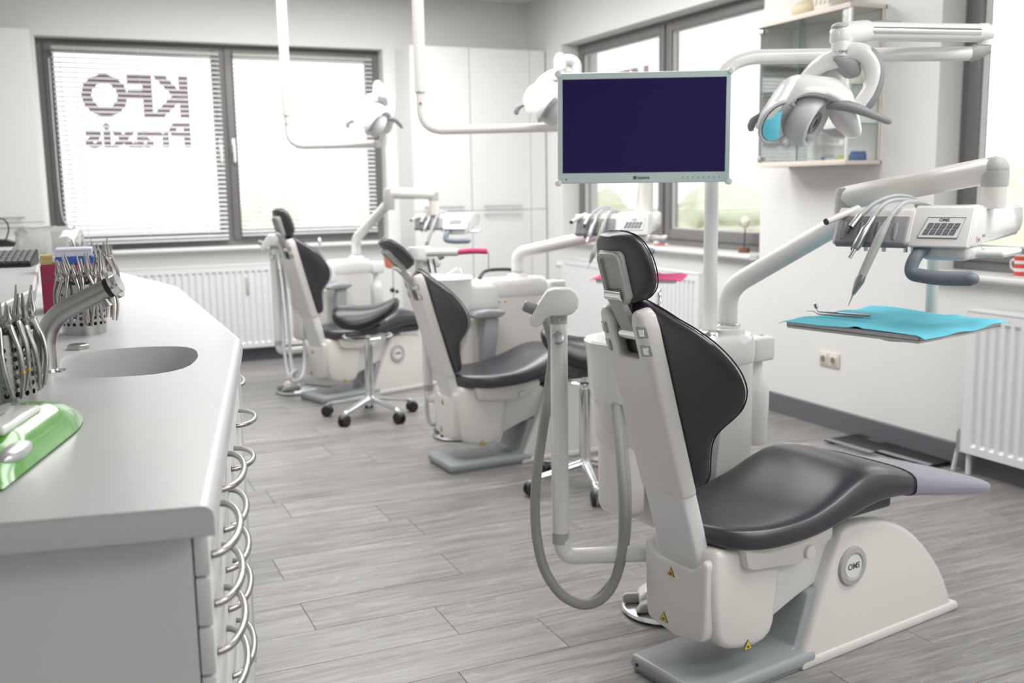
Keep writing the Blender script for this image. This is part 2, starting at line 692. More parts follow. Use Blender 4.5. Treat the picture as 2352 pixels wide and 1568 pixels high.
floor = struct('floor', M().box(XL, XR + .02, YF, YB + .02, -.12, -.0025), GROUT, label='dark underlay beneath the grey plank flooring')
rowh, plen = .2325, 1.22
known = {1: 1.062, 2: .657, 3: 1.253, 4: .651, 7: .826, -2: 2.341, -3: 1.937}
full_mesh = None
for k in range(-10, 26):
    y0, y1 = 2.607 + k * rowh, 2.607 + (k + 1) * rowh
    y1 = min(y1, YB)
    off = known.get(k, random.uniform(0, plen))
    x = off - math.ceil((off - XL) / plen) * plen
    while x < XR:
        a, b = max(x, XL), min(x + plen, XR)
        if b - a > .02:
            whole = (b - a > plen - 1e-4) and (y1 - y0 > rowh - 1e-4)
            if whole and full_mesh:
                me = full_mesh
            else:
                hx, hy = (b - a) / 2 - .0007, (y1 - y0) / 2 - .0007
                me = M().box(-hx, hx, -hy, hy, -.006, 0, .0009, 1).mesh('plank', PLANK, 0)
                if whole:
                    full_mesh = me
            o = link('plank', me, floor)
            o.location = ((a + b) / 2, (y0 + y1) / 2, 0)
        x += plen

struct('ceiling', M().box(XL - .3, XR + .34, YF - .3, YB + .3, ZC, ZC + .15), CEIL)
wb = M()
wb.box(XL, WIN1[0], YB, YB + .3, -.1, ZC)
wb.box(WIN1[1], XR + .34, YB, YB + .3, -.1, ZC)
wb.box(WIN1[0], WIN1[1], YB, YB + .3, -.1, ZS - .03)
wb.box(WIN1[0], WIN1[1], YB, YB + .3, ZH, ZC)
struct('wall_back', wb, WALL)
wr = M()
wr.box(XR, XR + .34, WIN2[1], YB, -.1, ZC)
wr.box(XR, XR + .34, WIN3[1], WIN2[0], -.1, ZC)
wr.box(XR, XR + .34, YF, WIN3[0], -.1, ZC)
for w in (WIN2, WIN3):
    wr.box(XR, XR + .34, w[0], w[1], -.1, ZS - .03)
    wr.box(XR, XR + .34, w[0], w[1], ZH, ZC)
struct('wall_right', wr, WALL)
struct('wall_left', M().box(XL - .3, XL, YF, YB + .3, -.1, ZC), WALL)
FILL_WIN = (1.2, 3.5)                          # unseen window added behind the camera for fill light, x range
wf = M().box(XL - .3, FILL_WIN[0], YF - .3, YF, -.1, ZC).box(FILL_WIN[1], XR + .34, YF - .3, YF, -.1, ZC)
wf.box(FILL_WIN[0], FILL_WIN[1], YF - .3, YF, -.1, ZS - .03).box(FILL_WIN[0], FILL_WIN[1], YF - .3, YF, ZH, ZC)
struct('wall_front', wf, WALL)
struct('baseboard_back', M().prism([(YB, 0), (YB - .016, 0), (YB - .013, .115), (YB - .008, .12), (YB, .12)], -.1, 2.78, 'x'), SKIRT)
struct('baseboard_right', M().prism([(XR, 0), (XR - .016, 0), (XR - .013, .115), (XR - .008, .12), (XR, .12)], YF, 8.06, 'y'), SKIRT)


def window(n, width, mull, kind, mx, lab, handles=True):
    """built in a local frame: x along the wall, y outwards, z up from the sill; mx places it"""
    H = ZH - ZS
    fr = M()
    fw = .055
    fr.box(0, fw, 0, .07, 0, H, .004)
    fr.box(width - fw, width, 0, .07, 0, H, .004)
    fr.box(fw, width - fw, 0, .07, 0, fw, .004)
    fr.box(fw, width - fw, 0, .07, H - fw * .6, H, .004)
    fr.box(mull - .022, mull + .022, 0, .07, fw, H - fw * .6, .004)
    w = struct('window_%d' % n, put(fr, mx), FRAME, label=lab)
    for a, b in ((fw, mull - .022), (mull + .022, width - fw)):
        s = M()
        sw = .062
        z0, z1 = fw - .006, H - fw * .6 + .006
        s.box(a - .006, a + sw, -.018, .05, z0, z1, .006)
        s.box(b - sw, b + .006, -.018, .05, z0, z1, .006)
        s.box(a + sw, b - sw, -.018, .05, z0, z0 + sw + .01, .006)
        s.box(a + sw, b - sw, -.018, .05, z1 - sw, z1, .006)
        sash = part('sash', put(s, mx), FRAME, w)
        g = M()
        e = .006
        g.box(a + sw, a + sw + e, .0, .03, z0 + sw + .01, z1 - sw)
        g.box(b - sw - e, b - sw, .0, .03, z0 + sw + .01, z1 - sw)
        g.box(a + sw, b - sw, .0, .03, z0 + sw + .01, z0 + sw + .01 + e)
        g.box(a + sw, b - sw, .0, .03, z1 - sw - e, z1 - sw)
        part('gasket', put(g, mx), FRAMEL, sash)
        part('pane', put(M().box(a + sw, b - sw, .018, .022, z0 + sw, z1 - sw), mx), GLASS, sash)
        if handles:
            hx = (b - sw / 2) if b < width * .6 else (a + sw / 2)
            h = M()
            h.box(hx - .014, hx + .014, -.030, -.017, H * .47, H * .54, .004)
            h.box(hx - .010, hx + .010, -.052, -.030, H * .50 - .01, H * .50 + .012, .003)
            h.box(hx - .011, hx + .011, -.062, -.046, H * .50 - .13, H * .50 + .012, .005)
            part('handle', put(h, mx), WHITE, sash)
    return w


w1mx = frame_mx((WIN1[0], 8.64, ZS), (1, 0, 0), (0, 1, 0), (0, 0, 1))
window_1 = window(1, WIN1[1] - WIN1[0], 1.365, 0, w1mx, 'wide two-sash grey window behind the venetian blinds')
w2mx = frame_mx((4.115, WIN2[1], ZS), (0, -1, 0), (1, 0, 0), (0, 0, 1))
window_2 = window(2, WIN2[1] - WIN2[0], 1.375, 0, w2mx, 'two-sash grey window behind the monitor', False)
w3mx = frame_mx((4.115, WIN3[1], ZS), (0, -1, 0), (1, 0, 0), (0, 0, 1))
window_3 = window(3, WIN3[1] - WIN3[0], .93, 0, w3mx, 'grey window at the right beside the instrument console', False)

window(4, FILL_WIN[1] - FILL_WIN[0], 1.15, 0, frame_mx((FILL_WIN[1], YF - .14, ZS), (-1, 0, 0), (0, -1, 0), (0, 0, 1)), 'unseen two-sash grey window added in the front wall for fill light', False)

# mirrored practice lettering stuck on the outside of the panes (read from outdoors)
def lettering(win, x, z, mx, s1, s2):
    a = text_m('KFO', s1, .001, 'CENTER', .017)
    put(a, mx @ T(x, .030, z) @ RX(R(90)) @ RY(R(180)))
    part('lettering', a, INKRED, win, 'maroon mirrored letters on the pane')
    b = text_m('Praxis', s2, .001, 'CENTER', .010)
    put(b, Matrix.Diagonal((1.30, 1.05, 1, 1)))
    put(b, mx @ T(x, .030, z - .295) @ RX(R(90)) @ RY(R(180)))
    part('lettering', b, INKRED, win, 'maroon mirrored letters on the pane')


lettering(window_1, .70, 1.18, w1mx, .42, .255)
lettering(window_2, .68, 1.155, w2mx, .42, .255)

sl = M().prism([(YB - .075, ZS - .032), (YB - .085, ZS - .02), (YB - .085, ZS - .008), (YB - .075, ZS), (8.645, ZS), (8.645, ZS - .032)], WIN1[0] - .03, WIN1[1] + .03, 'x')
struct('trim_1', sl, MATTW, 30, 'white sill board below the blinds')
for i, w in ((2, WIN2), (3, WIN3)):
    s = M().prism([(4.12, ZS - .032), (XR - .06, ZS - .032), (XR - .07, ZS - .02), (XR - .07, ZS - .008), (XR - .06, ZS), (4.12, ZS)], w[0] + .012, w[1] + .03, 'y')
    struct('trim_%d' % i, s, MATTW, 30, 'white sill board below the ' + ('far' if i == 2 else 'near') + ' right-hand window')


# ---------------------------------------------------------------- venetian blinds
def blind(x0, x1, ztop, zbot, rz, label):
    L = x1 - x0
    t = thing('venetian_blind', label, 'blind', (x1, 8.60, zbot), rz, 'white venetian blinds')
    H = ztop - zbot
    part('headrail', M().box(-L, 0, -.014, .014, H - .028, H, .003), PALE, t)
    part('bottom_rail', M().box(-L, 0, -.014, .014, 0, .014, .003), BLIND, t)
    n = 40
    pitch = (H - .05) / n
    c, s = math.cos(R(36)), math.sin(R(36))
    sm = M()
    rings = []
    for x in (-L / 2, L / 2):
        rings.append([(x, u * .0165 * c - 0, u * .0165 * s + .0022 * (1 - u * u) + w) for u, w in
                      ((-1, 0), (-.5, 0), (0, 0), (.5, 0), (1, 0), (1, .0006), (.5, .0006), (0, .0006), (-.5, .0006), (-1, .0006))])
    sm.loft(rings)
    me = sm.mesh('slat', BLIND, 60)
    for i in range(n):
        o = link('slat', me, t)
        o.location = (-L / 2, 0, .022 + pitch * (i + .4))
    for fx in (.13, .5, .87):
        part('ladder_cord', M().cyl((-L * fx, -.016, 0), (-L * fx, -.016, H), .0012, seg=6).cyl((-L * fx, .016, 0), (-L * fx, .016, H), .0012, seg=6), BLIND, t)
    return t


b1 = blind(.045, 1.275, 2.50, 1.005, R(3.2), 'white venetian blind on the left sash, over the large lettering')
blind(1.385, 2.545, 2.50, 1.03, 0, 'white venetian blind on the right sash, nearer the tall cabinet')
part('pull_cord', M().tube([(-1.25, -.02, 1.4), (-1.255, -.022, .8), (-1.25, -.03, .25), (-1.20, -.035, .17), (-1.15, -.03, .25), (-1.17, -.022, .9), (-1.18, -.02, 1.4)], .004, 6, sub=4), BLIND, b1)


# ---------------------------------------------------------------- radiators
def radiator(name_label, L, mx, z0=.12, z1=.80, pitch=.052, valve_end=None, floor_pipes=None):
    t = thing('panel_radiator', name_label, 'radiator', mx.translation, 0, 'white panel radiators')
    rot = mx.to_3x3().to_4x4()
    p = M()
    rings = []
    n = int((L - .04) / pitch)
    st = (L - n * pitch) / 2
    xs = [(0, 0)]
    for i in range(n):
        b = st + i * pitch
        xs += [(b, 0), (b + pitch * .30, 0), (b + pitch * .42, .012), (b + pitch * .88, .012)]
    xs += [(st + n * pitch, 0), (L, 0)]
    for f, z in ((0, z0), (0, z0 + .035), (1, z0 + .05), (1, z1 - .06), (0, z1 - .045), (0, z1)):
        rings.append([(x, d * f, z) for x, d in xs])
    p.loft(rings, cap=False, closed=False)
    p.box(0, L, .013, .055, z0, z1 - .004)
    part('front_panel', put(p, rot), RADW, t, smooth=20)
    g = M().box(-.004, L + .004, -.003, .062, z1 - .004, z1 + .012, .003)
    part('top_grille', put(g, rot), RADW, t)
    for x in (-.006, L):
        part('side_cover', put(M().box(x, x + .006, -.002, .060, z0, z1, .002), rot), RADW, t)
    br = M().box(.12, .16, .055, .085, z0 + .1, z1 - .1).box(L - .16, L - .12, .055, .085, z0 + .1, z1 - .1)
    part('bracket', put(br, rot), RADW, t)
    return t, rot


t, rot = radiator('long white radiator under the blinds, behind the counter', 2.0, frame_mx((.36, 8.395, 0), (1, 0, 0), (0, 1, 0), (0, 0, 1)))
part('badge', put(M().box(1.00, 1.03, .003, .010, .56, .70, .003), rot), PALE, t)
t, rot = radiator('white radiator under the far right-hand window', 2.0, frame_mx((3.855, 7.62, 0), (0, -1, 0), (1, 0, 0), (0, 0, 1)))
v = M().cyl((-.01, .03, .735), (-.10, .03, .735), .022, seg=16, bev=.006).cyl((-.10, .03, .735), (-.13, .03, .735), .028, seg=16, bev=.006)
part('thermostat_valve', put(v, rot), WHITE, t)
part('valve_cap', put(M().cyl((-.128, .03, .735), (-.14, .03, .735), .024, seg=16), rot), MIDG, t)
t, rot = radiator('white radiator at the right edge beyond the wall sockets', 2.2, frame_mx((3.865, 3.43, 0), (0, -1, 0), (1, 0, 0), (0, 0, 1)), .11, .79)
v = M().cyl((-.006, .03, .745), (-.05, .03, .745), .012, seg=12)
part('air_vent', put(v, rot), MIDG, t)
for dx, r in ((.02, .013), (-.06, .011)):
    part('feed_pipe', put(M().cyl((dx, .035, .0), (dx, .035, .11), r, seg=12) if dx > 0 else M().tube([(-.035, .03, .16), (-.045, .03, .10), (-.07, .035, .0)], r, 10), rot), RADW, t)
part('lockshield_valve', put(M().cyl((-.035, .03, .10), (-.035, .03, .20), .016, seg=12).cyl((-.035, .03, .20), (-.035, .03, .212), .011, seg=12), rot), ALU, t)


# ---------------------------------------------------------------- tall cupboards against the back wall
def tall_cabinet(x0, x1, doors, label, handles=True, hx=None):
    t = thing('tall_cabinet', label, 'cabinet', (x0, 8.12, 0), 0, 'white tall cabinets')
    W = x1 - x0
    part('carcass', M().box(0, W, 0, .378, .10, 2.555), MATTW, t, smooth=0)
    part('plinth', M().box(.0, W, .03, .36, 0, .10), SKIRT, t, smooth=0)
    a = 0
    for d in doors:
        for z0, z1, hz in ((.11, 1.198, 1.165), (1.202, 2.55, 1.235)):
            f = part('door', M().box(a + .0022, a + d - .0022, -.019, 0, z0, z1, .0016, 1), MATTW, t, smooth=0)
            if d > .3:
                l = .36
                cx = a + d / 2
                h = M().cyl((cx - l / 2, -.045, hz), (cx + l / 2, -.045, hz), .005, seg=10)
                h.cyl((cx - l / 2 + .03, -.045, hz), (cx - l / 2 + .03, -.019, hz), .004, seg=8).cyl((cx + l / 2 - .03, -.045, hz), (cx + l / 2 - .03, -.019, hz), .004, seg=8)
                part('handle', h, ALU, f)
        a += d
    return t


tall_cabinet(2.725, 3.243, [.518], 'white tall cabinet next to the blinds, left of its twin')
tall_cabinet(3.245, 3.95, [.557, .148], 'white tall cabinet in the corner with a narrow filler door')
tall_cabinet(-.70, -.09, [.61], 'white tall cabinet at the left edge beside the blinds')

# ---------------------------------------------------------------- the bowed counter
ZT = 1.02
d1 = Vector((.1822, .9833, 0))
N0 = Vector((.147, 1.241, 0))
P1, P2, P3, P4 = Vector((.416, 2.683, 0)), Vector((.429, 4.306, 0)), Vector((.255, 5.298, 0)), Vector((.19, 5.66, 0))
l1 = Vector((-.9833, .1822, 0))
outl = [N0, P1, P2, P3, P4, Vector((-.62, 5.66, 0)), Vector((-.62, 2.9, 0)), N0 + l1 * .72]
sink_px = [(455, 815), (452, 806), (444, 800.5), (430, 797), (410, 795.3), (385, 795), (355, 795.4), (327, 796.5), (285, 799.3), (240, 803), (205, 807), (172, 812), (150, 817), (140, 825), (137, 836), (139, 850), (146, 860), (158, 866),
           (190, 868), (230, 867.3), (277, 865), (320, 862.3), (356, 859), (395, 852.5), (420, 846), (437, 838.5), (448, 829), (454, 821)]
hole = [at_z(px, py, ZT) for px, py in sink_px]


def inset(poly, d, only=None):
    """offset inwards; with only, just those edges (index of start vertex) move"""
    n = len(poly)
    if only is not None:
        out = []
        for i in range(n):
            a, b, c = Vector(poly[i - 1]), Vector(poly[i]), Vector(poly[(i + 1) % n])
            e1, e2 = (b - a).normalized(), (c - b).normalized()
            n1, n2 = Vector((-e1.y, e1.x, 0)), Vector((-e2.y, e2.x, 0))
            k1 = d if ((i - 1) % n) in only else min(d, .0012)
            k2 = d if i in only else min(d, .0012)
            det = n1.x * n2.y - n1.y * n2.x
            if abs(det) < .05:
                out.append(b + (n1 * k1 + n2 * k2) / 2)
            else:
                out.append(b + Vector(((k1 * n2.y - k2 * n1.y) / det, (n1.x * k2 - n2.x * k1) / det, 0)))
        return out
    out = []
    for i in range(n):
        a, b, c = Vector(poly[i - 1]), Vector(poly[i]), Vector(poly[(i + 1) % n])
        e1, e2 = (b - a).normalized(), (c - b).normalized()
        n1, n2 = Vector((-e1.y, e1.x, 0)), Vector((-e2.y, e2.x, 0))
        m = (n1 + n2)
        m = m / max(.2, m.dot(n1)) if m.length > 1e-6 else n1
        out.append(b + m * d)
    return out


wt = M()
bm = bmesh.new()


def loop(pts, z):
    vs = [bm.verts.new((p.x, p.y, z)) for p in pts]
    es = [bm.edges.new((vs[i], vs[(i + 1) % len(vs)])) for i in range(len(vs))]
    return vs, es


_, e1 = loop(inset(outl, .016, (0, 1, 2, 3)), ZT)
_, e2 = loop(hole, ZT)
bmesh.ops.triangle_fill(bm, use_beauty=True, edges=e1 + e2)
wt.add(bm)
rings = []
for d, z in ((.016, 0), (.009, -.0012), (.0045, -.0045), (.0012, -.009), (0, -.016), (0, -.0385), (.001, -.039), (.05, -.039)):
    rings.append([(p.x, p.y, ZT + z) for p in inset(outl, d, (0, 1, 2, 3))])
wt.loft(rings, cap=False)
worktop = single('worktop', wt, COUNTER, 'long white bowed worktop with an oval sink, at the left', 'worktop', smooth=30)
bs = M()
cx = sum(p.x for p in hole) / len(hole)
cy = sum(p.y for p in hole) / len(hole)
rings = []
for s, z in ((1, 0), (.994, -.004), (.990, -.02), (.98, -.08), (.95, -.13), (.85, -.165), (.40, -.178), (.10, -.18)):
    rings.append([(cx + (p.x - cx) * s, cy + (p.y - cy) * s, ZT + z) for p in hole])
bs.loft(rings, cap=False)
bs.loft([rings[-1]], cap=False)
bs.raw(rings[-1], [tuple(range(len(hole)))])
part('sink_basin', bs, COUNTER, worktop, 'seamless white oval basin')
part('drain', M().lathe([(.0, .004), (.028, .004), (.032, .0)], (cx, cy, ZT - .178), 20), CHROME, worktop)

# raised back shelf with its riser
sh_edge = [Vector((-.40, 1.20, 0)), Vector((-.136, 2.57, 0)), Vector((-.072, 2.99, 0)), Vector((-.078, 4.62, 0))]
sh_out = [sh_edge[1] + (sh_edge[0] - sh_edge[1]) * 1.0] + sh_edge[1:] + [Vector((-.66, 4.62, 0)), Vector((-.66, 1.25, 0))]
ZSH = 1.15
s = M()
rings = []
for d, z in ((.5, 0), (.006, 0), (.0, -.004), (0, -.034), (.006, -.036), (.2, -.036)):
    if d < .1:
        rings.append([(p.x, p.y, ZSH + z) for p in inset(sh_out, d)])
s.loft(rings)
shelf = single('back_shelf', s, COUNTER, 'raised white shelf behind the worktop carrying the keyboard', 'shelf', smooth=30)
rp = M()
ed = [p + Vector((-.025, 0, 0)) for p in sh_edge]
ring_t = [(p.x, p.y, ZSH - .036) for p in ed] + [(p.x - .02, p.y, ZSH - .036) for p in reversed(ed)]
ring_b = [(p[0], p[1], ZT) for p in ring_t]
rp.loft([ring_b, ring_t])
part('riser_panel', rp, COUNTER, shelf, smooth=0)


# base cabinets following the three straight fronts
def bow_handle(m, x0, x1, z, out=.042, r=.0055):
    pts = []
    for i in range(15):
        a = math.pi * i / 14
        pts.append((x0 + (x1 - x0) * (1 - math.cos(a)) / 2, .0 + out * math.sin(a), z))
    return m.tube(pts, r, 10)


def base_unit(org, d, length, kind, label, depth=.5, ins=.012, top=ZT - .04):
    l = Vector((-d.y, d.x, 0))
    rz = math.atan2(d.y, d.x)
    o = org + l * ins
    t = thing('drawer_cabinet' if kind == 'drawers' else 'base_cabinet', label, 'cabinet', (o.x, o.y, 0), rz, 'white units under the bowed worktop')
    # local: x along the front, +y into the cabinet
    part('carcass', M().box(.0, length, .021, depth, .09, top), MATTW, t, smooth=0)
    part('plinth', M().box(.0, length, .06, depth - .03, 0, .09), SKIRT, t, smooth=0)
    if kind == 'drawers':
        z, hgt = ZT - .043, .0675
        hs = [hgt] * 4 + [.135] * 2 + [.20]
        for h in hs:
            f = part('drawer_front', M().box(.002, length - .002, .0, .019, z - h + .003, z, .0025, 2), MATTW, t)
            hb = M()
            bow_handle(hb, length * .12, length * .88, z - h * .72, .034)
            part('handle', put(hb, Matrix.Scale(-1, 4, (0, 1, 0))), STEEL, f)
            z -= h
    else:
        n = max(1, round(length / .5))
        for i in range(n):
            a, b = length * i / n, length * (i + 1) / n
            f = part('door', M().box(a + .002, b - .002, .0, .019, .10, ZT - .043, .0025, 2), MATTW, t)
            hb = M()
            bow_handle(hb, a + (b - a) * .28, a + (b - a) * .72, ZT - .16)
            part('handle', put(hb, Matrix.Scale(-1, 4, (0, 1, 0))), STEEL, f)
    return t


L1 = (P1 - N0).length
base_unit(N0 + d1 * .045, d1, .30, 'drawers', 'white drawer cabinet at the near end of the worktop')
base_unit(N0 + d1 * .347, d1, .30, 'drawers', 'white drawer cabinet second from the near end of the worktop')
base_unit(N0 + d1 * .649, d1, .76, 'doors', 'white base cabinet under the sink', .42, .012, .80)
d2, d3 = (P2 - P1).normalized(), (P4 - P2).normalized()
base_unit(P1 + d2 * .03, d2, 1.5, 'doors', 'white base cabinet under the middle bow of the worktop', .5, .004)
base_unit(P2 + d3 * .06, d3, 1.25, 'doors', 'white base cabinet under the far bend of the worktop')

# ---------------------------------------------------------------- things on the counter
# faucet
fb = at_z(108, 852, ZT)
D = (fb - CPOS).dot(CF)
t = thing('mixer_tap', 'brushed steel bent mixer tap over the oval sink', 'tap', fb)
pl = [fb, at_d(105, 805, D), at_d(106, 780, D), at_d(113, 752, D - .0), at_d(130, 727, D), at_d(155, 708, D), at_d(200, 685, D), at_d(247, 662, D)]
b = M().tube([p - fb for p in pl], .0215, 20, sub=5)
part('spout', b, STEEL, t)
q0, q1 = pl[-2], pl[-1]
dr = (q1 - q0).normalized()
part('black_collar', M().cyl(q1 - fb, q1 + dr * .014 - fb, .0222, seg=24), BLACK, t)
part('sensor_disc', M().cyl(q1 + dr * .014 - fb, q1 + dr * .021 - fb, .031, seg=28).cyl(q1 + dr * .021 - fb, q1 + dr * .029 - fb, .021, seg=24), CHROME, t)
ao = q1 - dr * .005
dn = (Vector((0, 0, -1)) - dr * Vector((0, 0, -1)).dot(dr)).normalized()
part('aerator', M().cyl(ao - dr * .012 + dn * .008 - fb, ao - dr * .012 + dn * .036 - fb, .0125, seg=18), STEEL, t)
part('base_flange', M().lathe([(0, .006), (.026, .006), (.029, 0)], (0, 0, 0), 24), CHROME, t)
g = at_z(180, 801, ZT)
single('steel_grommet', M().lathe([(0, .0), (.0255, 0), (.0255, .010), (.0225, .012), (.0, .012)], (0, 0, 0), 28), STEEL, 'round steel cap on the worktop behind the sink', 'cap', g)
g = at_z(136, 852, ZT)
single('drain_plug', M().lathe([(0, .0), (.012, 0), (.014, .004), (.0, .006)], (0, 0, 0), 20), CHROME, 'small chrome plug at the sink rim under the hanging pliers', 'plug', g)


# perforated steel pots and the pliers hung over their rims
def perforated(Rr, H, nc, nr, z0, z1, hr):
    b = M()
    for (rad) in (Rr, Rr - .0012):
        def P(a, z):
            return (rad * math.cos(a), rad * math.sin(a), z)
        seg = 60
        for za, zb in ((0, z0), (z1, H)):
            b.loft([[P(2 * math.pi * k / seg, za) for k in range(seg)], [P(2 * math.pi * k / seg, zb) for k in range(seg)]], cap=False)
        ca, cz = 2 * math.pi / nc, (z1 - z0) / nr
        for i in range(nc):
            for j in range(nr):
                a0, zc = ca * (i + .5), z0 + cz * (j + .5)
                o, h = [], []
                for sx, sz in ((1, 0), (1, 1), (0, 1), (-1, 1), (-1, 0), (-1, -1), (0, -1), (1, -1)):
                    o.append(P(a0 + sx * ca / 2, zc + sz * cz / 2))
                    n = math.hypot(sx, sz)
                    h.append(P(a0 + sx / n * hr / rad, zc + sz / n * hr))
                b.raw(o + h, [(k, (k + 1) % 8, (k + 1) % 8 + 8, k + 8) for k in range(8)])
    b.lathe([(Rr, H), (Rr + .0012, H + .001), (Rr, H + .002), (Rr - .0014, H + .001)], (0, 0, 0), 60, cap=False)
    b.lathe([(0, .002), (Rr - .002, .002)], (0, 0, 0), 40, cap=False)
    return b


def plier_half(sgn, tip, hl, curl):
    p = [(sgn * .0012, 0, tip), (sgn * .0026, 0, tip * .55), (sgn * .0042, 0, tip * .22), (-sgn * .0035, 0, -.002), (-sgn * .0095, 0, -.016),
         (-sgn * .021, 0, -hl * .35), (-sgn * .0255, 0, -hl * .62), (-sgn * (.0255 - curl * .5), 0, -hl * .85), (-sgn * (.0255 - curl), 0, -hl)]
    return M().tube(p, [.0012, .0027, .0056, .0066, .0058, .0047, .0045, .0043, .0028], 10, sub=3, flat=.8)


PLIER = {}
for kname, tip, hl, curl in (('a', .050, .122, .006), ('b', .036, .130, .010), ('c', .062, .115, .002)):
    PLIER[kname] = (plier_half(1, tip, hl, curl).mesh('handle_half', TOOL, 60), plier_half(-1, tip, hl, curl).mesh('handle_half', TOOL, 60),
                    M().cyl((0, -.0058, -.002), (0, .0058, -.002), .0064, seg=14, bev=.001).mesh('joint', TOOL, 40))
RING = M().tube([(.0185 * 1, 0, 0)] + [(.0, 0, 0)], .001, 6)


def pliers(pot, Rr, top, phis, label, group, seed):
    rnd = random.Random(seed)
    for ph in phis:
        a = R(ph)
        k = rnd.choice('abc')
        up = rnd.uniform(.010, .024)
        c = pot + Vector((math.cos(a) * Rr, math.sin(a) * Rr, top + up))
        t = thing('orthodontic_pliers', label, 'pliers', c, 0, group)
        t.rotation_euler = (rnd.uniform(-.22, .22), rnd.uniform(-.06, .20), a + rnd.uniform(-.6, .6))
        for i, n in enumerate(('handle_half', 'handle_half', 'joint')):
            link(n, PLIER[k][i], t)
        if rnd.random() < .3:
            part('gold_ring', M().lathe([(.0042, -.002), (.0048, 0), (.0042, .002)], (.0255, 0, -.082), 12, cap=False), GOLD, t)


POT_R, POT_H = .058, .137
pots = [(at_z(10, 935, ZT), 'perforated steel pot of pliers nearest the camera', 3, list(range(-100, 130, 16)), 'pliers hanging in the nearest steel pot by the tap', 'pliers in the nearest pot'),
        (at_z(196, 764, ZT), 'perforated steel pot of pliers just behind the tap', 4, list(range(-140, 181, 17)), 'pliers hanging in the steel pot just behind the tap', 'pliers in the middle pot'),
        (at_z(222, 690, ZT), 'perforated steel pot of pliers farthest from the camera', 5, list(range(-150, 181, 17)), 'pliers hanging in the farthest steel pot', 'pliers in the farthest pot')]
potmesh = perforated(POT_R, POT_H, 20, 6, .022, .118, .0052).mesh('steel_pot', STEEL, 40)
for p, lab, sd, phis, plab, grp in pots:
    o = link('steel_pot', potmesh)
    o.location = p
    o['label'], o['category'], o['group'] = lab, 'pot', 'perforated steel pots on the counter'
    pliers(p, POT_R, POT_H, phis, plab, grp, sd)
    # loose tools standing inside
    rnd = random.Random(sd + 40)
    for i in range(5):
        a, r0 = rnd.uniform(0, 6.28), rnd.uniform(.0, .028)
        q = p + Vector((math.cos(a) * r0, math.sin(a) * r0, .004))
        e = Vector((rnd.uniform(-.02, .02), rnd.uniform(-.02, .02), rnd.uniform(.175, .205)))
        single('tweezers', M().tube([(0, 0, 0), e * .5 + Vector((.003, 0, 0)), e], [.0035, .0045, .0009], 8, sub=3).tube([(0, .003, 0), e * .5 + Vector((-.004, .004, 0)), e + Vector((.004, .003, -.01))], [.0035, .0045, .0009], 8, sub=3),
               TOOL, 'slim steel tweezers standing inside ' + ('the nearest pot', 'the middle pot', 'the farthest pot')[sd - 3], 'tweezers', q, 0, 'tweezers in the pots')

# green wet-wipe pack
pa, pb = at_z(147, 952, ZT), at_z(-40, 1085, ZT)
ax = (pb - pa)
Lp = ax.length + .10
rz = math.atan2(ax.y, ax.x)
t = thing('wipes_pack', 'green foil pack of wet wipes with a white flip lid', 'wipes', pa, rz)


def pack_pt(u, v, top):
    w = .062 * (1 - .55 * max(0, 1 - u / .35) ** 2)
    prof = min(1, (min(u, 1 - u) / .30)) ** .6
    h = .050 * prof * (1 - abs(2 * v - 1) ** 3.2)
    wr = .0022 * math.sin(u * 40 + v * 9) * (1 - abs(2 * v - 1)) * (1.2 - prof)
    return (u * Lp, (v - .5) * 2 * w, (h + .003 + wr) if top else .001)


g = M()
g.grid(lambda u, v: pack_pt(u, v, True), 36, 18)
g.grid(lambda u, v: pack_pt(u, v, False), 36, 18)
part('foil_body', g, GREENP, t, smooth=60)
part('end_crimp', M().box(-.014, .004, -.020, .020, .001, .0045, .001), GREENP, t)
part('flip_lid', M().box(Lp * .42, Lp * .76, -.040, .030, .046, .060, .007, 3), WHITE, t)
part('lid_print', put(text_m('sensitive', .012, .0006), T(Lp * .59, -.005, .0604) @ RZ(R(180))), PALE, t)
part('foil_window', M().ball((Lp * .76, .040, .024), .052, .018, .013, 22, 12), FOIL, t)
for i in range(3):
    part('printed_emblem', M().prism([(0, 0), (.008, .012), (.016, 0), (.008, -.004)], 0, .001, 'z', mx=T(Lp * .30 + i * .018, .028, .0385) @ RX(R(-32))), WHITE, t)
# clear plastic cup lying between pack and pot
p = at_z(36, 952, ZT)
single('clear_beaker', M().lathe([(.022, 0), (.024, .018), (.0225, .018), (.0205, .002)], (0, 0, 0), 24), PLASTICBAG, 'shallow clear plastic dish between the green pack and the pot', 'dish', p)

# keyboard, cables and mouse on the raised shelf
ka = at_z(74, 612, ZSH)
t = thing('keyboard', 'black keyboard with grey keys on the raised shelf', 'keyboard', (ka.x, ka.y, ZSH), R(-8))
part('base', M().prism([(-.46, 0), (0, 0), (0, .010), (-.46, .010)], -.02, .145, 'y', bev=.002).prism([(-.02, .010), (.145, .010), (.145, .052), (-.02, .014)], -.46, 0, 'x'), BLACK, t)
km = M().box(-.0078, .0078, -.0078, .0078, 0, .007, .0018, 2).mesh('key', MIDG, 30)
for r_ in range(6):
    for c_ in range(22):
        o = link('key', km, t)
        o.location = (-.015 - c_ * .0203, .002 + r_ * .0225, .0185 + r_ * .0052)
        o.rotation_euler = (R(13), 0, 0)
c0 = at_z(20, 572, ZSH)
single('desk_phone', M().prism([(-.22, 0), (0, 0), (0, .018), (-.05, .034), (-.22, .04)], 0, .14, 'y', bev=.004), BLACK, 'low black device behind the keyboard on the raised shelf', 'device', (c0.x + .03, c0.y + .22, ZSH))
cb = at_z(8, 566, ZSH)
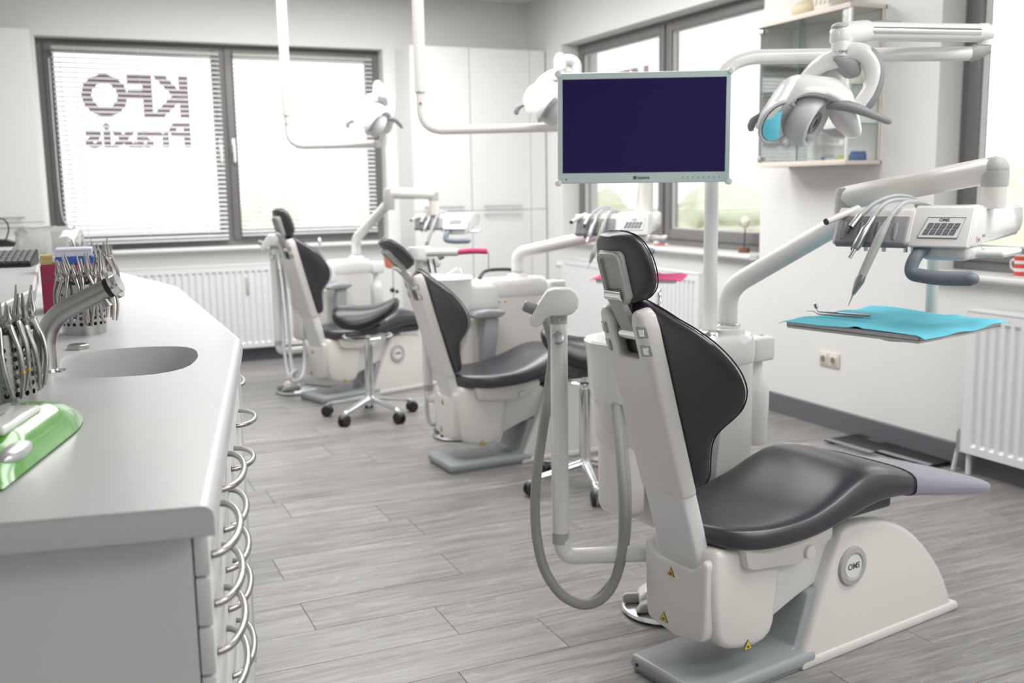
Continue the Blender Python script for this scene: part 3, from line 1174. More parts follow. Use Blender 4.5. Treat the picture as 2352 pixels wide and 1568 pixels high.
single('black_cable', M().tube([(-.16, .0, .03), (-.06, .01, .10), (.0, .02, .135), (.028, .02, .10), (.018, .01, .045), (-.02, .0, .006), (-.12, -.02, .006)], .0035, 8, sub=6), RUBBER,
       'thin black cable looping up above the keyboard', 'cable', (cb.x, cb.y, ZSH))
# crumpled clear bag
gp = at_z(98, 596, ZSH)
rnd = random.Random(3)
bag = M()
rings = []
for i, (z, w, d) in enumerate(((0, .115, .06), (.02, .13, .075), (.05, .125, .07), (.08, .115, .055), (.105, .12, .035), (.125, .105, .012))):
    ring = []
    for k in range(28):
        a = 2 * math.pi * k / 28
        j = 1 + rnd.uniform(-.14, .14)
        ring.append((math.cos(a) * w * j, math.sin(a) * d * j, z + rnd.uniform(-.008, .008) * (i > 0)))
    rings.append(ring)
bag.loft(rings)
single('plastic_bag', bag, PLASTICBAG, 'crumpled clear plastic bag on the end of the raised shelf', 'bag', (gp.x + .03, gp.y - .08, ZSH), 0, smooth=80)
# cartons on the worktop against the riser
def carton(px, py, w, d, h, m, label, rz=0, name='carton', z=ZT, dx=0):
    p = at_z(px, py, z)
    t = thing(name, label, 'box', (p.x + dx, p.y, z), rz)
    part('box_body', M().box(0, w, 0, d, 0, h, .002, 1), m, t, smooth=0)
    part('flap_edge', M().box(.004, w - .004, -.0008, 0, h * .70, h * .72), INK, t, smooth=0)
    return t


t = carton(101, 722, .15, .20, .155, MAROON, 'dark crimson carton behind the pliers', R(-4))
part('white_label', M().cyl((.055, -.001, .09), (.055, -.002, .09), .018, seg=20), WHITE, t)
p = t.location.copy()
carton(0, 0, .1, .1, .1, OCHRE, 'small ochre carton on the crimson carton, left of the lilac one', 0)
t2 = [o for o in COL.objects if o.name.startswith('carton') and o.get('label', '').startswith('small ochre')][0]
t2.location = (p.x + .002, p.y + .01, ZT + .156)
t2.scale = (.35, 1, .30)
carton(0, 0, .12, .14, .022, BLUEBOX, 'flat royal blue carton lying on the crimson carton', R(-3))
t3 = [o for o in COL.objects if o.get('label', '').startswith('flat royal')][0]
t3.location = (p.x + .045, p.y + .01, ZT + .156)
carton(0, 0, .11, .13, .026, LILAC, 'pale lilac carton on top of the flat blue carton', R(-2))
t4 = [o for o in COL.objects if o.get('label', '').startswith('pale lilac')][0]
t4.location = (p.x + .047, p.y + .013, ZT + .179)


# ---------------------------------------------------------------- dental chairs
CHAIRS = {1: ((1.846, 2.322), 9.3), 2: ((2.063, 4.702), 2.8), 3: ((1.833, 6.711), 17.5)}


def chair_mx(k):
    (x, y), th = CHAIRS[k]
    return T(x, y, 0) @ RZ(R(th))


def flare(b, d0, k):
    b.v = [((v[0] * (1 + (k - 1) * max(0, min(1, v[2] / d0)))), v[1], v[2]) for v in b.v]
    return b


def warn_triangle(parent, mx, s, m, name='warning_sticker'):
    """flat triangle, outline plus fill; local: x right, z up, -y out"""
    o = part(name, put(M().prism([(-s, 0), (s, 0), (0, s * 1.75)], -.0012, 0, 'y'), mx), INK, parent, 'small triangular warning sticker', smooth=0)
    k = .80
    part('sticker_face', put(M().prism([(-s * k, s * .10), (s * k, s * .10), (0, s * 1.56)], -.0018, -.0012, 'y'), mx), m, o, smooth=0)
    part('sticker_symbol', put(M().prism([(-s * .30, s * .32), (s * .30, s * .28), (s * .36, s * .46), (0, s * .80), (-s * .34, s * .50)], -.0022, -.0018, 'y'), mx), INK, o, smooth=0)


def seat_rings(sx=1.0, grow=0.0, x_from=None, x_to=None, n=3):
    st = [(-.338, .045, .476, .452, 0), (-.328, .095, .485, .438, .002), (-.305, .140, .490, .424, .006), (-.25, .180, .494, .414, .014), (-.17, .204, .497, .409, .022), (-.05, .214, .506, .413, .022),
          (.05, .215, .532, .424, .016), (.13, .214, .562, .437, .008), (.20, .211, .580, .448, .002), (.28, .205, .575, .455, -.002), (.37, .196, .549, .452, -.002), (.48, .184, .515, .438, 0), (.62, .172, .477, .410, 0),
          (.78, .160, .438, .383, 0), (.90, .148, .405, .364, 0), (.945, .122, .392, .364, 0), (.962, .08, .384, .368, 0)]
    cols = list(zip(*st))
    P = [Vector((a, b, c)) for a, b, c in zip(cols[0], cols[1], cols[2])]
    Q = [Vector((a, d, e)) for a, d, e in zip(cols[0], cols[3], cols[4])]
    P, Q = catmull(P, n), catmull(Q, n)
    rings = []
    for p, q in zip(P, Q):
        x, w, zt, zb, dish = p.x, p.y, p.z, q.y, q.z
        if x_from is not None and not (x_from <= x <= x_to):
            continue
        w, zt, zb = w + grow, zt + grow, zb - grow
        zm, h = zb + (zt - zb) * .45, (zt - zb) / 2
        ring = []
        for k in range(36):
            a = 2 * math.pi * k / 36
            ca, sa = math.cos(a), math.sin(a)
            y = w * math.copysign(abs(ca) ** .42, ca)
            if sa >= 0:
                z = zm + (zt - zm) * abs(sa) ** .55 - dish * (1 - (y / w) ** 2) ** 1.2
            else:
                z = zm - (zm - zb) * abs(sa) ** .6
            ring.append((x, y, z))
        rings.append(ring)
    return rings


def cushion_rings(st, d0, wrap, wref, half, n=3):
    """st: (s, halfwidth); ring points (lateral, s, depth)"""
    P = catmull([Vector((a, b, 0)) for a, b in st], n)
    rings = []
    us = [math.sin(math.pi / 2 * (-1 + 2 * i / 14)) for i in range(15)]
    for p in P:
        s, w = p.x, max(p.y, .004)
        fr, bk = [], []
        edge = min(1, w / (wref * .35))
        for u in us:
            m = d0 + wrap * (u * w / wref) ** 2
            h = half * edge * (1 - abs(u) ** 2.6) ** .5
            fr.append((u * w, s, m + h))
            bk.append((u * w, s, m - h * .9))
        rings.append(fr + bk[::-1][1:-1])
    return rings


def dental_chair(k, label, ext=0.0, head_tilt=0.0, detail=True, head_off=(0, 0, 0)):
    (ox, oy), th = CHAIRS[k]
    t = thing('dental_chair', label, 'dental chair', (ox, oy, 0), R(th), 'dental chairs in a row')
    # base
    pl = M().box(-.402, .06, -.152, .152, .006, .050, .016, 3)
    pl.box(-.39, .05, -.14, .14, 0, .008)
    plate = part('base_plate', pl, STEELG, t)
    part('bolt_hole', M().cyl((-.4035, .115, .026), (-.4005, .115, .026), .006, seg=12), BLACK, plate)
    part('base_ramp', M().prism([(-.045, .045), (.0, .06), (.035, .17), (.05, .215), (.16, .235), (.16, .045)], -.118, .118, 'y', bev=.008), STEELG, t)
    out = [(.002, .0), (.012, .04), (.150, .365), (.165, .385), (.195, .395), (.25, .3955), (.31, .391), (.365, .380), (.42, .360), (.47, .333), (.52, .298), (.565, .259), (.61, .214), (.65, .167), (.685, .115), (.71, .068), (.725, .028), (.728, 0)]
    sh = M()
    sh.prism(out, -.145, -.082, 'y', bev=.018, seg=3, only_rim=True)
    sh.prism(out, .082, .145, 'y', bev=.018, seg=3, only_rim=True)
    inn = [(x if x > .2 else x + .05, max(0, z - .022)) for x, z in out if x > .14]
    inn = [(.16, .0), (.19, .33)] + [p for p in inn if p[0] > .2]
    sh.prism(inn, -.084, .084, 'y', bev=.008)
    flg = [(x + (.022 if x > .3 else -.004), z) for x, z in ((.0, 0), (.0, .018), (.006, .030), (.722, .030), (.73, .016), (.73, 0))]
    sh.prism(flg, -.152, .152, 'y', bev=.007)
    part('base_shell', sh, CREAM, t)
    # medallion
    mm = T(.206, -.1455, .272) @ RX(R(90))
    md = part('medallion_ring', put(M().lathe([(.0, 0), (.060, 0), (.060, .005), (.057, .009), (.042, .011), (.037, .007), (.0, .007)], (0, 0, 0), 40), mm), PALE, t)
    part('medallion_disc', put(M().lathe([(.0, .006), (.036, .006), (.036, .0082), (0, .0082)], (0, 0, 0), 36), mm), WHITE, md)
    tx = text_m('OMS', .026, .0006, 'CENTER', .0004)
    part('medallion_lettering', put(tx, mm @ T(0, 0, .0088)), INK, md, smooth=0)
    # lift arm and body covers
    part('lift_arm', M().prism([(-.16, .15), (-.09, .165), (.02, .205), (.15, .24), (.20, .34), (.14, .385), (-.05, .40)], -.104, .104, 'y', bev=.012), WHITE, t)
    body = [(-.352, .372), (-.345, .27), (-.335, .19), (-.318, .153), (-.285, .135), (-.24, .124), (-.18, .118), (-.145, .124), (-.118, .142), (-.104, .172), (-.085, .30), (-.07, .405), (-.30, .425), (-.335, .432)]
    part('side_cover', M().prism(body, -.136, .136, 'y', bev=.022, seg=3), CREAM, t)
    rear = [(-.126, .392), (-.120, .20), (-.108, .168), (0, .150), (.108, .168), (.120, .20), (.126, .392), (.112, .405), (.088, .376), (.07, .364), (-.07, .364), (-.088, .376), (-.112, .405)]
    part('rear_cover', M().prism(rear, -.366, -.30, 'x', bev=.014, seg=3), CREAM, t)
    part('seat_rail', M().prism([(-.26, .43), (-.245, .366), (-.22, .357), (-.05, .338), (.02, .35), (.10, .385), (.10, .43)], -.162, .162, 'y', bev=.010), CREAM, t)
    part('rail_knob', M().cyl((-.005, -.160, .366), (-.005, -.172, .366), .020, seg=20, bev=.004), CREAM, t)
    part('seat_underframe', M().box(-.30, .42, -.12, .12, .405, .452, .01), DARKG, t)
    warn_triangle(t, T(-.217, -.1375, .122), .017, YELLOW)
    rmx = frame_mx((-.3665, .012, .322), (0, -1, 0), (1, 0, 0), (0, 0, 1))
    warn_triangle(t, rmx, .015, ORANGE)
    rmx = frame_mx((-.3665, .040, .178), (0, -1, 0), (1, 0, 0), (0, 0, 1))
    warn_triangle(t, rmx, .017, YELLOW)
    # seat
    seat = part('seat', M().loft(seat_rings()), LEATHER, t, smooth=60)
    if detail:
        part('foot_sleeve', M().loft(seat_rings(grow=.004, x_from=.415, x_to=.90), cap=False), SLEEVE, seat, 'milky clear protective sleeve over the foot end', smooth=60)
        # the loose far edge of the sleeve stands up
        part('sleeve_flap', M().grid(lambda u, v: (.26 + .64 * u, .200 - .052 * u + .010 * v, .566 - .162 * u + v * (.004 + .022 * math.sin(math.pi * min(1, u * 1.02)) ** 2)), 24, 3), FLAP, seat, smooth=60)
    # backrest
    tt, nn = Vector((-.284, 0, .959)), Vector((.959, 0, .284))
    BM = frame_mx((-.357, 0, .373), (0, 1, 0), tt, nn)
    sl = flare(M().prism([(.078, -.015), (.078, .24), (-.078, .24), (-.078, -.015)], .004, .052, 'z', bev=.010, seg=3), .06, 1.14)
    part('back_sleeve', put(sl, BM), MATTW, t)
    s0, s1 = .205 + ext, .742 + ext
    ol = [(.083, s0), (.086, s1 - .055), (.082, s1 - .018), (.066, s1 + .004), (.046, s1 - .006), (.036, s1 - .035), (.036, s1 - .135), (-.036, s1 - .135), (-.036, s1 - .035), (-.046, s1 - .006), (-.066, s1 + .004), (-.082, s1 - .018), (-.086, s1 - .055), (-.083, s0)]
    us = flare(M().prism(ol, 0, .046, 'z', bev=.013, seg=3), .045, 1.20)
    part('back_shell', put(us, BM), CREAM, t)
    part('slot_liner', put(M().box(-.05, .05, s1 - .16, s1 - .03, .034, .048), BM), BLACK, t)
    for ys in (-1, 1):
        for sc in (s1 - .055, s1 - .105):
            c = M().box(-.016, .016, -.016, .016, 0, .007, .003)
            mx = BM @ T(ys * .074, sc, .006) @ RY(R(180 - 22 * ys))
            cl = part('clip_frame', put(c, mx), PALE, t)
            part('clip_insert', put(M().box(-.008, .008, -.010, .010, .0065, .0085, .0008, 1), mx), CHROME, cl)
    st = [(.750, .012), (.745, .035), (.734, .060), (.717, .092), (.693, .126), (.666, .164), (.631, .199), (.590, .227), (.551, .244), (.517, .251), (.491, .251), (.465, .244), (.438, .229), (.411, .201), (.390, .176), (.368, .155), (.338, .139), (.292, .125), (.252, .115), (.224, .097), (.211, .060), (.207, .020)]
    st = [(a + ext, b) for a, b in st]
    rg = cushion_rings(st, .060, .082, .257, .030)
    bc = part('backrest', put(M().loft(rg), BM), LEATHER, t, smooth=60)
    pp = [(w * .985, s, .060 + .082 * (w / .257) ** 2 + .010) for s, w in st]
    pp = [(-a, b, c) for a, b, c in pp[::-1]] + pp
    part('piping', put(M().tube(pp, .0022, 6, sub=3), BM), PIPING, bc)
    # headrest
    hc = Vector((-.577, 0, 1.175)) + tt * ext + Vector(head_off)
    HM = T(*hc) @ RY(-head_tilt) @ frame_mx((0, 0, 0), (0, 1, 0), tt, nn)
    ho = M().prism([(.045, -.058), (.047, .05), (.040, .064), (-.040, .064), (-.047, .05), (-.045, -.058), (-.026, -.080), (.026, -.080)], -.006, .014, 'z', bev=.006)
    hp = part('headrest_plate', put(ho, HM), PALE, t)
    rim = bend([(.0, .054, -.007), (.036, .054, -.007), (.036, -.068, -.007), (-.036, -.068, -.007), (-.036, .054, -.007), (.0, .054, -.007)], .016)
    part('plate_rim', put(M().tube(rim, .0085, 8), HM), PALE, hp)
    st = [(-.084, .012), (-.081, .034), (-.072, .065), (-.053, .088), (-.033, .099), (-.010, .103), (.024, .102), (.051, .096), (.076, .084), (.093, .066), (.101, .044), (.105, .018)]
    rg = cushion_rings(st, .026, .024, .122, .027)
    hcush = part('headrest_cushion', put(M().loft(rg), HM), LEATHER, t, smooth=60)
    pp = [(w * .985, s, .026 + .024 * (w / .122) ** 2 + .010) for s, w in st]
    pp = [(-a, b, c) for a, b, c in pp[::-1]] + pp
    part('piping', put(M().tube(pp, .0018, 6, sub=3), HM), PIPING, hcush)
    hin = HM @ Vector((0, -.050, -.014))
    low = BM @ Vector((0, s1 - .075, .028))
    part('hinge', M().cyl(hin + Vector((0, -.030, 0)), hin + Vector((0, .030, 0)), .0135, seg=18), CHROME, t)
    part('hinge', M().cyl(low + Vector((0, -.034, 0)), low + Vector((0, .034, 0)), .0185, seg=18), CHROME, t)
    dv = (low - hin)
    ez = Vector((0, 1, 0)).cross(dv.normalized())
    LM = frame_mx(hin, (0, 1, 0), dv.normalized(), ez)
    ln = dv.length
    part('headrest_link', put(M().box(-.026, .026, -.004, ln + .010, -.008, .010, .003), LM), PALE, t)
    part('link_cover', put(M().box(-.019, .019, ln * .42, ln * .92, -.013, -.007, .002), LM), PALE, t)
    part('link_lever', put(M().box(-.014, .014, .004, ln * .42, -.019, -.012, .002), LM), CHROME, t)
    # armrest on the far side
    ar = M().prism([(-.075, .722), (-.05, .742), (.02, .748), (.115, .738), (.118, .722), (.09, .706), (-.06, .704)], .250, .330, 'y', bev=.010)
    a = part('armrest_pad', ar, STEELG, t)
    part('armrest_post', M().prism([(.0, .705), (.088, .705), (.078, .60), (.06, .46), (-.01, .44), (-.012, .56)], .268, .312, 'y', bev=.012), STEELG, a)
    part('armrest_bracket', M().box(-.01, .06, .10, .30, .43, .46, .008), STEELG, a)
    return t


dental_chair(1, 'dark grey dental chair nearest the camera, with a clear foot sleeve')
dental_chair(2, 'dark grey dental chair in the middle, headrest tipped back', -.107, R(27), False, (-.062, 0, -.008))
dental_chair(3, 'dark grey dental chair farthest away, beside the radiator and blinds', 0, 0, False)


# ---------------------------------------------------------------- spittoon units beside the chairs
def spittoon(k, label):
    (ox, oy), th = CHAIRS[k]
    cm = chair_mx(k)
    base = cm @ Vector((.2, .45, 0))
    t = thing('spittoon_unit', label, 'spittoon', base, R(th), 'white spittoon units behind the chairs')
    S = T(-.2, -.45, 0)

    def P(name, b, m, par=None, **kw):
        return part(name, put(b, S), m, par or t, **kw)
    dx = {1: -.008, 2: .075, 3: .0}[k]
    body = M().lathe([(.0, .30), (.92, .30), (.985, .325), (1, .36), (1, .70), (1.0, .80), (.985, .822), (0, .822)], (.18 + dx, .48, 0), 44, sx=.215, sy=.120, exp=2.6)
    P('body', body, CREAM)
    cap = M().lathe([(.0, .795), (1.0, .795), (1.03, .805), (1.04, .83), (1.03, .862), (1.0, .882), (.95, .892), (0, .894)], (.18 + dx, .48, 0), 44, sx=.215, sy=.120, exp=2.6)
    P('top_cover', cap, WHITE)
    bowl = M().lathe([(.0, .70), (.10, .705), (.128, .73), (.136, .78), (.140, .86), (.146, .90), (.150, .915), (.144, .922), (.130, .915), (.118, .88), (.09, .84), (.04, .82), (.0, .815)], (-.145, .45, 0), 40, cap=False)
    bowl.box(-.15, .09 + dx, .37, .57, .72, .88, .03, 3)
    P('bowl', bowl, WHITE)
    P('bowl_skirt', M().lathe([(0, .56), (.095, .56), (.118, .60), (.124, .70), (.126, .735), (0, .735)], (-.135, .45, 0), 36), CREAM)
    for x, y, z0 in ((-.185, .45, .345), (-.055, .44, .285)):
        P('lower_pod', M().box(x - .048, x + .048, y - .085, y + .085, z0, .72, .042, 5), CREAM)
    # support arm down to the chair base
    P('support_arm', M().tube(bend([(.20, .46, .33), (.20, .40, .22), (.22, .20, .17), (.30, .10, .16)], .06), .035, 16), CREAM)
    # bottle with its holder
    P('bottle_holder', M().box(.435 + dx, .535 + dx, .455, .545, .775, .862, .012, 3), WHITE)
    P('holder_screw', M().cyl((.50 + dx, .495, .860), (.50 + dx, .495, .868), .010, seg=14), CHROME)
    P('water_bottle', M().lathe([(0, .47), (.040, .47), (.046, .48), (.047, .66), (.044, .69), (.026, .72), (.022, .735), (.022, .80), (0, .80)], (.485 + dx, .50, 0), 28), WHITE)
    # cup filler
    cf = M().tube(catmull([(.03, .52, .90), (.03, .52, 1.02), (.028, .51, 1.045), (.015, .495, 1.058), (.0, .48, 1.05), (-.008, .47, 1.02)], 4), .0065, 10) if k != 2 else M().tube([(-.02, .52, .90), (-.02, .52, .925), (-.05, .49, .96), (-.14, .46, .925)], .006, 10, sub=4)
    P('cup_filler', cf, CHROME)
    P('arm_socket', M().lathe([(0, .89), (.062, .89), (.058, .908), (.046, .912), (.046, .918), (.040, .922), (0, .922)], (.30, .47, 0), 32), WHITE)
    P('socket_ring', M().lathe([(.041, .914), (.043, .917), (.043, .924), (.038, .926), (.0, .926)], (.30, .47, 0), 32), CHROME)
    if k == 2:
        P('badge', M().box(.10, .113, .3065, .3085, .775, .783), GREENPRINT)
        P('badge', M().box(.135, .148, .3065, .3085, .775, .783), RED)
        P('splash_guard', M().tube([(.08, .50, .898), (.14, .55, .93), (.24, .56, .935), (.34, .54, .925), (.37, .52, .898)], .010, 8, sub=4), BLACK)
        P('hose_bundle', M().tube([(.475, .42, .78), (.48, .42, .60), (.47, .40, .45)], .018, 10, sub=4), DARKG)
    return t


spittoon(1, 'white spittoon unit with chrome cup tap behind the nearest chair')
spittoon(2, 'white spittoon unit with basin behind the middle chair')
spittoon(3, 'white spittoon unit with water bottle behind the farthest chair')


# ---------------------------------------------------------------- instrument consoles on folding arms
def console(k, A, dep_heading, label, sock, joint, elbow_z, post_xy, post_top, tray=None, w=.362):
    """A: world point of the front lower left corner; sock: arm socket; joint: knuckle between the arms; post: drop post"""
    h = R(dep_heading)
    ey = Vector((math.sin(h), math.cos(h), 0))
    ex = Vector((math.cos(h), -math.sin(h), 0))
    root = A + ey * .13 + ex * w / 2
    t = thing('instrument_console', label, 'dental console', root, 0, 'instrument consoles on swing arms')
    HM = frame_mx(A - root, ex, ey, (0, 0, 1))
    inv = T(*(-root))

    def P(name, b, m, par=None, **kw):
        return part(name, put(b, HM), m, par or t, **kw)

    def W(name, b, m, par=None, **kw):
        return part(name, put(b, inv), m, par or t, **kw)
    wh = .205
    # holder half
    prof = [(-.006, .014), (-.004, .004), (.012, .0), (.25, .0), (.26, .03), (.25, .098), (.05, .104), (.038, .098)]
    P('holder_housing', M().prism(prof, 0, wh + .012, 'x', bev=.007, seg=3), CREAM)
    gp = [(-.012, .012), (-.009, .004), (.004, .002), (.048, .080), (.036, .085)]
    P('holder_face', M().prism([(-.013, .012), (-.007, -.003), (.02, -.003), (.04, .078), (.0238, .0826)], .010, wh, 'x', bev=.004), MIDG)
    for i in range(4):
        x = .030 + i * .048
        b = M().tube([(x, -.006, .018), (x, .004, .040), (x, .016, .064)], [.006, .008, .006], 12)
        P('holder_notch', b, MIDG)
    # panel half
    prof2 = [(-.010, .004), (-.004, .0), (.47, .016), (.49, .04), (.48, .104), (.06, .110), (.044, .106)]
    P('panel_housing', M().prism(prof2, wh + .008, w + .004, 'x', bev=.008, seg=3), WHITE)
    P('side_cheek', M().prism([(.012, .004), (.47, .026), (.495, .05), (.49, .098), (.068, .106)], w - .004, w + .012, 'x', bev=.007), WHITE)
    fn = Vector((0, .054, .102)).normalized()
    PM = frame_mx((wh + .018, -.0075, .010), (1, 0, 0), fn, Vector((1, 0, 0)).cross(fn))
    pw = w - wh - .024

    def F(name, b, m, par=None, **kw):
        return part(name, put(b, HM @ PM), m, par or t, **kw)
    lab_ = F('key_panel', M().prism([(.012, .018), (pw - .018, .018), (pw - .006, .078), (.030, .078)], .0, .0018, 'z'), WHITE, smooth=0)
    F('panel_outline', M().tube([(.012, .018, .002), (pw - .018, .018, .002), (pw - .006, .078, .002), (.030, .078, .002), (.012, .018, .002)], .0008, 5), INK, lab_)
    F('panel_lettering', put(text_m('OMS', .013, .0005, 'CENTER', .0004), T(pw * .55, .070, .002)), INK, lab_, smooth=0)
    kw_ = (pw - .048) / 5
    for r_ in range(2):
        for c_ in range(5):
            x0 = .022 + c_ * kw_ + r_ * .007
            y0 = .026 + r_ * .0185
            F('key', M().prism([(x0 + .001, y0), (x0 + kw_ - .002, y0), (x0 + kw_ + .003, y0 + .0165), (x0 + .006, y0 + .0165)], .0018, .0028, 'z'), BTN, lab_, smooth=0)
            F('key_icon', M().tube([(x0 + kw_ * .35, y0 + .010, .0029), (x0 + kw_ * .55, y0 + .006, .0029), (x0 + kw_ * .8, y0 + .011, .0029)], .0006, 5), PALE, lab_)
    if k == 1:
        SM = HM @ frame_mx((w + .0125, .06, .03), (0, 1, 0), (0, 0, 1), (1, 0, 0))
        part('side_lettering', put(text_m('Esse', .020, .0005, 'LEFT'), SM @ T(-.02, -.008, 0)), REDPRINT, t, smooth=0)
        part('flag_mark', put(M().box(.035, .041, -.004, .003, 0, .0006), SM), GREENPRINT, t, smooth=0)
        part('flag_mark', put(M().box(.049, .055, -.004, .003, 0, .0006), SM), RED, t, smooth=0)
    # hand grip, connectors, under-tray
    P('hand_grip', M().tube(bend([(.250, .03, .004), (.232, -.01, -.030), (.226, -.02, -.070), (.30, -.03, -.078), (.385, -.02, -.076)], .03), .0195, 14, flat=.8).ball((.385, -.02, -.076), .0195, .0195, .0165), BLUEG)
    P('under_bracket', M().box(.24, .36, .02, .16, -.035, .004, .014, 3), WHITE)
    P('under_tray', M().box(.30, .43, .10, .28, -.030, -.010, .009, 3), WHITE)
    for x in (.085, .135, .195, .215):
        P('hose_connector', M().cyl((x, .03, .002), (x, .03, -.016), .006, seg=10), ALU)
    P('black_knob', M().cyl((.052, .02, .002), (.052, .02, -.014), .006, seg=10), BLACK)
    # instruments with their hoses
    hz = .118
    rg = []
    P('syringe', M().cyl((.046, .065, .102), (-.004, -.035, .068), .0105, .0095, seg=14), CREAM)
    P('syringe_tip', M().cyl((-.004, -.035, .068), (-.006, -.039, .0665), .009, seg=14), BLACK)
    P('hose', M().tube([(.165, .20, .100), (.16, .17, .128), (.135, .10, .136), (.10, .05, .118), (.073, .012, .085)], [.006] * 5, 10, sub=5), TUBEG)
    h1 = P('motor_coupling', M().cyl((.073, .012, .085), (.058, -.016, .052), .0085, .0095, seg=14), INSTR)
    P('motor_shaft', M().cyl((.058, -.016, .052), (.053, -.026, .038), .005, .004, seg=10), BLACK, h1)
    P('hose', M().tube([(.19, .20, .100), (.17, .14, .122), (.14, .07, .124), (.120, .03, .105), (.108, .004, .075)], [.006] * 5, 10, sub=5), TUBEG)
    h2 = P('micromotor', M().tube([(.112, .008, .080), (.104, -.010, .055), (.100, -.017, .046), (.086, -.040, .002), (.083, -.045, -.006)], [.008, .009, .0135, .0125, .010], 16), INSTR)
    P('motor_nose', M().cyl((.083, -.045, -.006), (.074, -.056, -.030), .0065, .0055, seg=12), CHROME, h2)
    P('hose', M().tube([(.215, .20, .100), (.20, .12, .118), (.18, .05, .118), (.166, .01, .092), (.156, -.014, .062)], [.0065] * 5, 10, sub=5), TUBEG)
    h3 = P('scaler', M().tube([(.158, -.010, .068), (.150, -.028, .040), (.147, -.034, .028), (.117, -.058, -.062), (.113, -.062, -.076)], [.0085, .0115, .0125, .0115, .0115], 16), PALE)
    P('scaler_nose', M().tube([(.113, -.062, -.076), (.109, -.065, -.088), (.105, -.067, -.098), (.094, -.073, -.128)], [.0115, .013, .012, .005], 16), INSTR, h3)
    P('scaler_tip', M().cyl((.094, -.073, -.128), (.084, -.078, -.160), .003, .001, seg=8), TUBEG, h3)
    # drop post, elbow cap, upper arm, knuckle, lower arm
    px_, pt = post_xy, post_top
    zb = A.z + .10
    W('drop_post', M().cyl((px_.x, px_.y, zb), (px_.x, px_.y, pt - .035), .0335, seg=24), CREAM)
    top = Vector((px_.x, px_.y, pt))
    W('elbow_cap', M().lathe([(.0345, -.045), (.036, -.01), (.033, .014), (.022, .030), (.0, .036)], (px_.x, px_.y, pt), 24).ball(top, .036, .036, .034), PALE)
    ju = joint + Vector((0, 0, .055))
    W('upper_arm', M().tube([top, ju], [.036, .038], 24), CREAM)
    W('knuckle', M().lathe([(.0, -.06), (.036, -.06), (.039, -.03), (.039, .065), (.034, .085), (.0, .094)], joint, 26), PALE)
    W('lower_arm', M().tube(bend([sock, Vector((sock.x, sock.y, elbow_z)), joint + Vector((0, 0, -.012))], .075, 8), .0335, 24), WHITE)
    if tray is not None:
        F0, F1, B1, z = tray
        ex2 = (F1 - F0).normalized()
        wid, dep = (F1 - F0).length, abs((B1 - F1).dot(Vector((-ex2.y, ex2.x, 0))))
        TM = inv @ frame_mx(F0, ex2, Vector((-ex2.y, ex2.x, 0)), (0, 0, 1))
        tb = M().box(0, wid, 0, dep, -.018, -.002, .005, 2)
        tb.box(0, wid, 0, .008, -.014, .004, .003).box(0, wid, dep - .008, dep, -.014, .004, .003).box(0, .008, 0, dep, -.014, .004, .003).box(wid - .008, wid, 0, dep, -.014, .004, .003)
        part('tray', put(tb, TM), MATTW, t)
        br = A + ex * .29 + ey * .09 if k != 1 else at_d(2144, 600, 3.16)
        tc = F0 + ex2 * wid * .55 + Vector((-ex2.y, ex2.x, 0)) * dep * .5
        W('tray_arm', M().tube(bend([Vector((br.x, br.y, A.z - .02)), Vector((br.x, br.y, z + .05)), Vector((br.x, br.y, z - .045)), Vector((tc.x, tc.y, z - .030))], .06, 8), .019, 18), CREAM)
        W('tray_boss', M().cyl((tc.x, tc.y, z - .05), (tc.x, tc.y, z - .012), .045, seg=24), MATTW)
        return t, TM, wid, dep, inv
    return t


def napkin(name, m, root_mx, wid, dep, label, loc, over=.03, amp=.006, seed=1, lift=.006):
    rnd = random.Random(seed)
    ph = [rnd.uniform(0, 6.28) for _ in range(6)]

    def f(u, v):
        x, y = -over + u * (wid + 2 * over), -over * .4 + v * (dep + over)
        z = lift + amp * (.5 + .5 * math.sin(7 * u + ph[0] + 3 * v)) * (.4 + v) + amp * .6 * math.sin(15 * v + ph[1] + 4 * u)
        dx = max(0, -x, x - wid)
        dy = max(0, -y, y - dep)
        z = max(z, .0055) if (dx == 0 and dy == 0) else max(z, .006) - (dx + dy) * .35
        crease = abs(u - .62 - .12 * (v - .5))
        z += max(0, .006 - crease * .12)
        return (x, y, z)
    b = M().grid(f, 40, 28, thick=.0012)
    o = single(name, put(b, T(*(-Vector(loc))) @ root_mx), m, label, 'napkin', loc, smooth=50)
    return o


c1m, c2m, c3m = chair_mx(1), chair_mx(2), chair_mx(3)
A1 = at_d(1912, 563, 2.87)
h = R(60.7)
ey1 = Vector((math.sin(h), math.cos(h), 0))
ex1 = Vector((math.cos(h), -math.sin(h), 0))
post1 = A1 + ex1 * .39 + ey1 * .13
ZTR = .985
tr1 = (at_z(1806, 739, ZTR), at_z(2112, 775, ZTR), at_z(2272, 738, ZTR), ZTR)
sock1 = c1m @ Vector((.30, .47, .915))
j1 = at_d(1946, 480, 3.2) + Vector((0, 0, -.02))
t1, TM1, wid, dep, inv1 = console(1, A1, 64.5, 'instrument console with three handpieces and a turquoise-covered tray, nearest the camera', sock1, j1, 1.045, post1, 1.425, tr1)
root1 = t1.location.copy()
napkin('paper_napkin', BLUENAP, T(*root1) @ TM1, wid, dep, 'turquoise paper napkin laid over the nearest instrument tray', tr1[0] + Vector((.1, .1, 0)), .022, .006, 5)

zi = ZTR + .018


def on_tray(px, py, dz=0.0):
    return at_z(px, py, zi + dz)


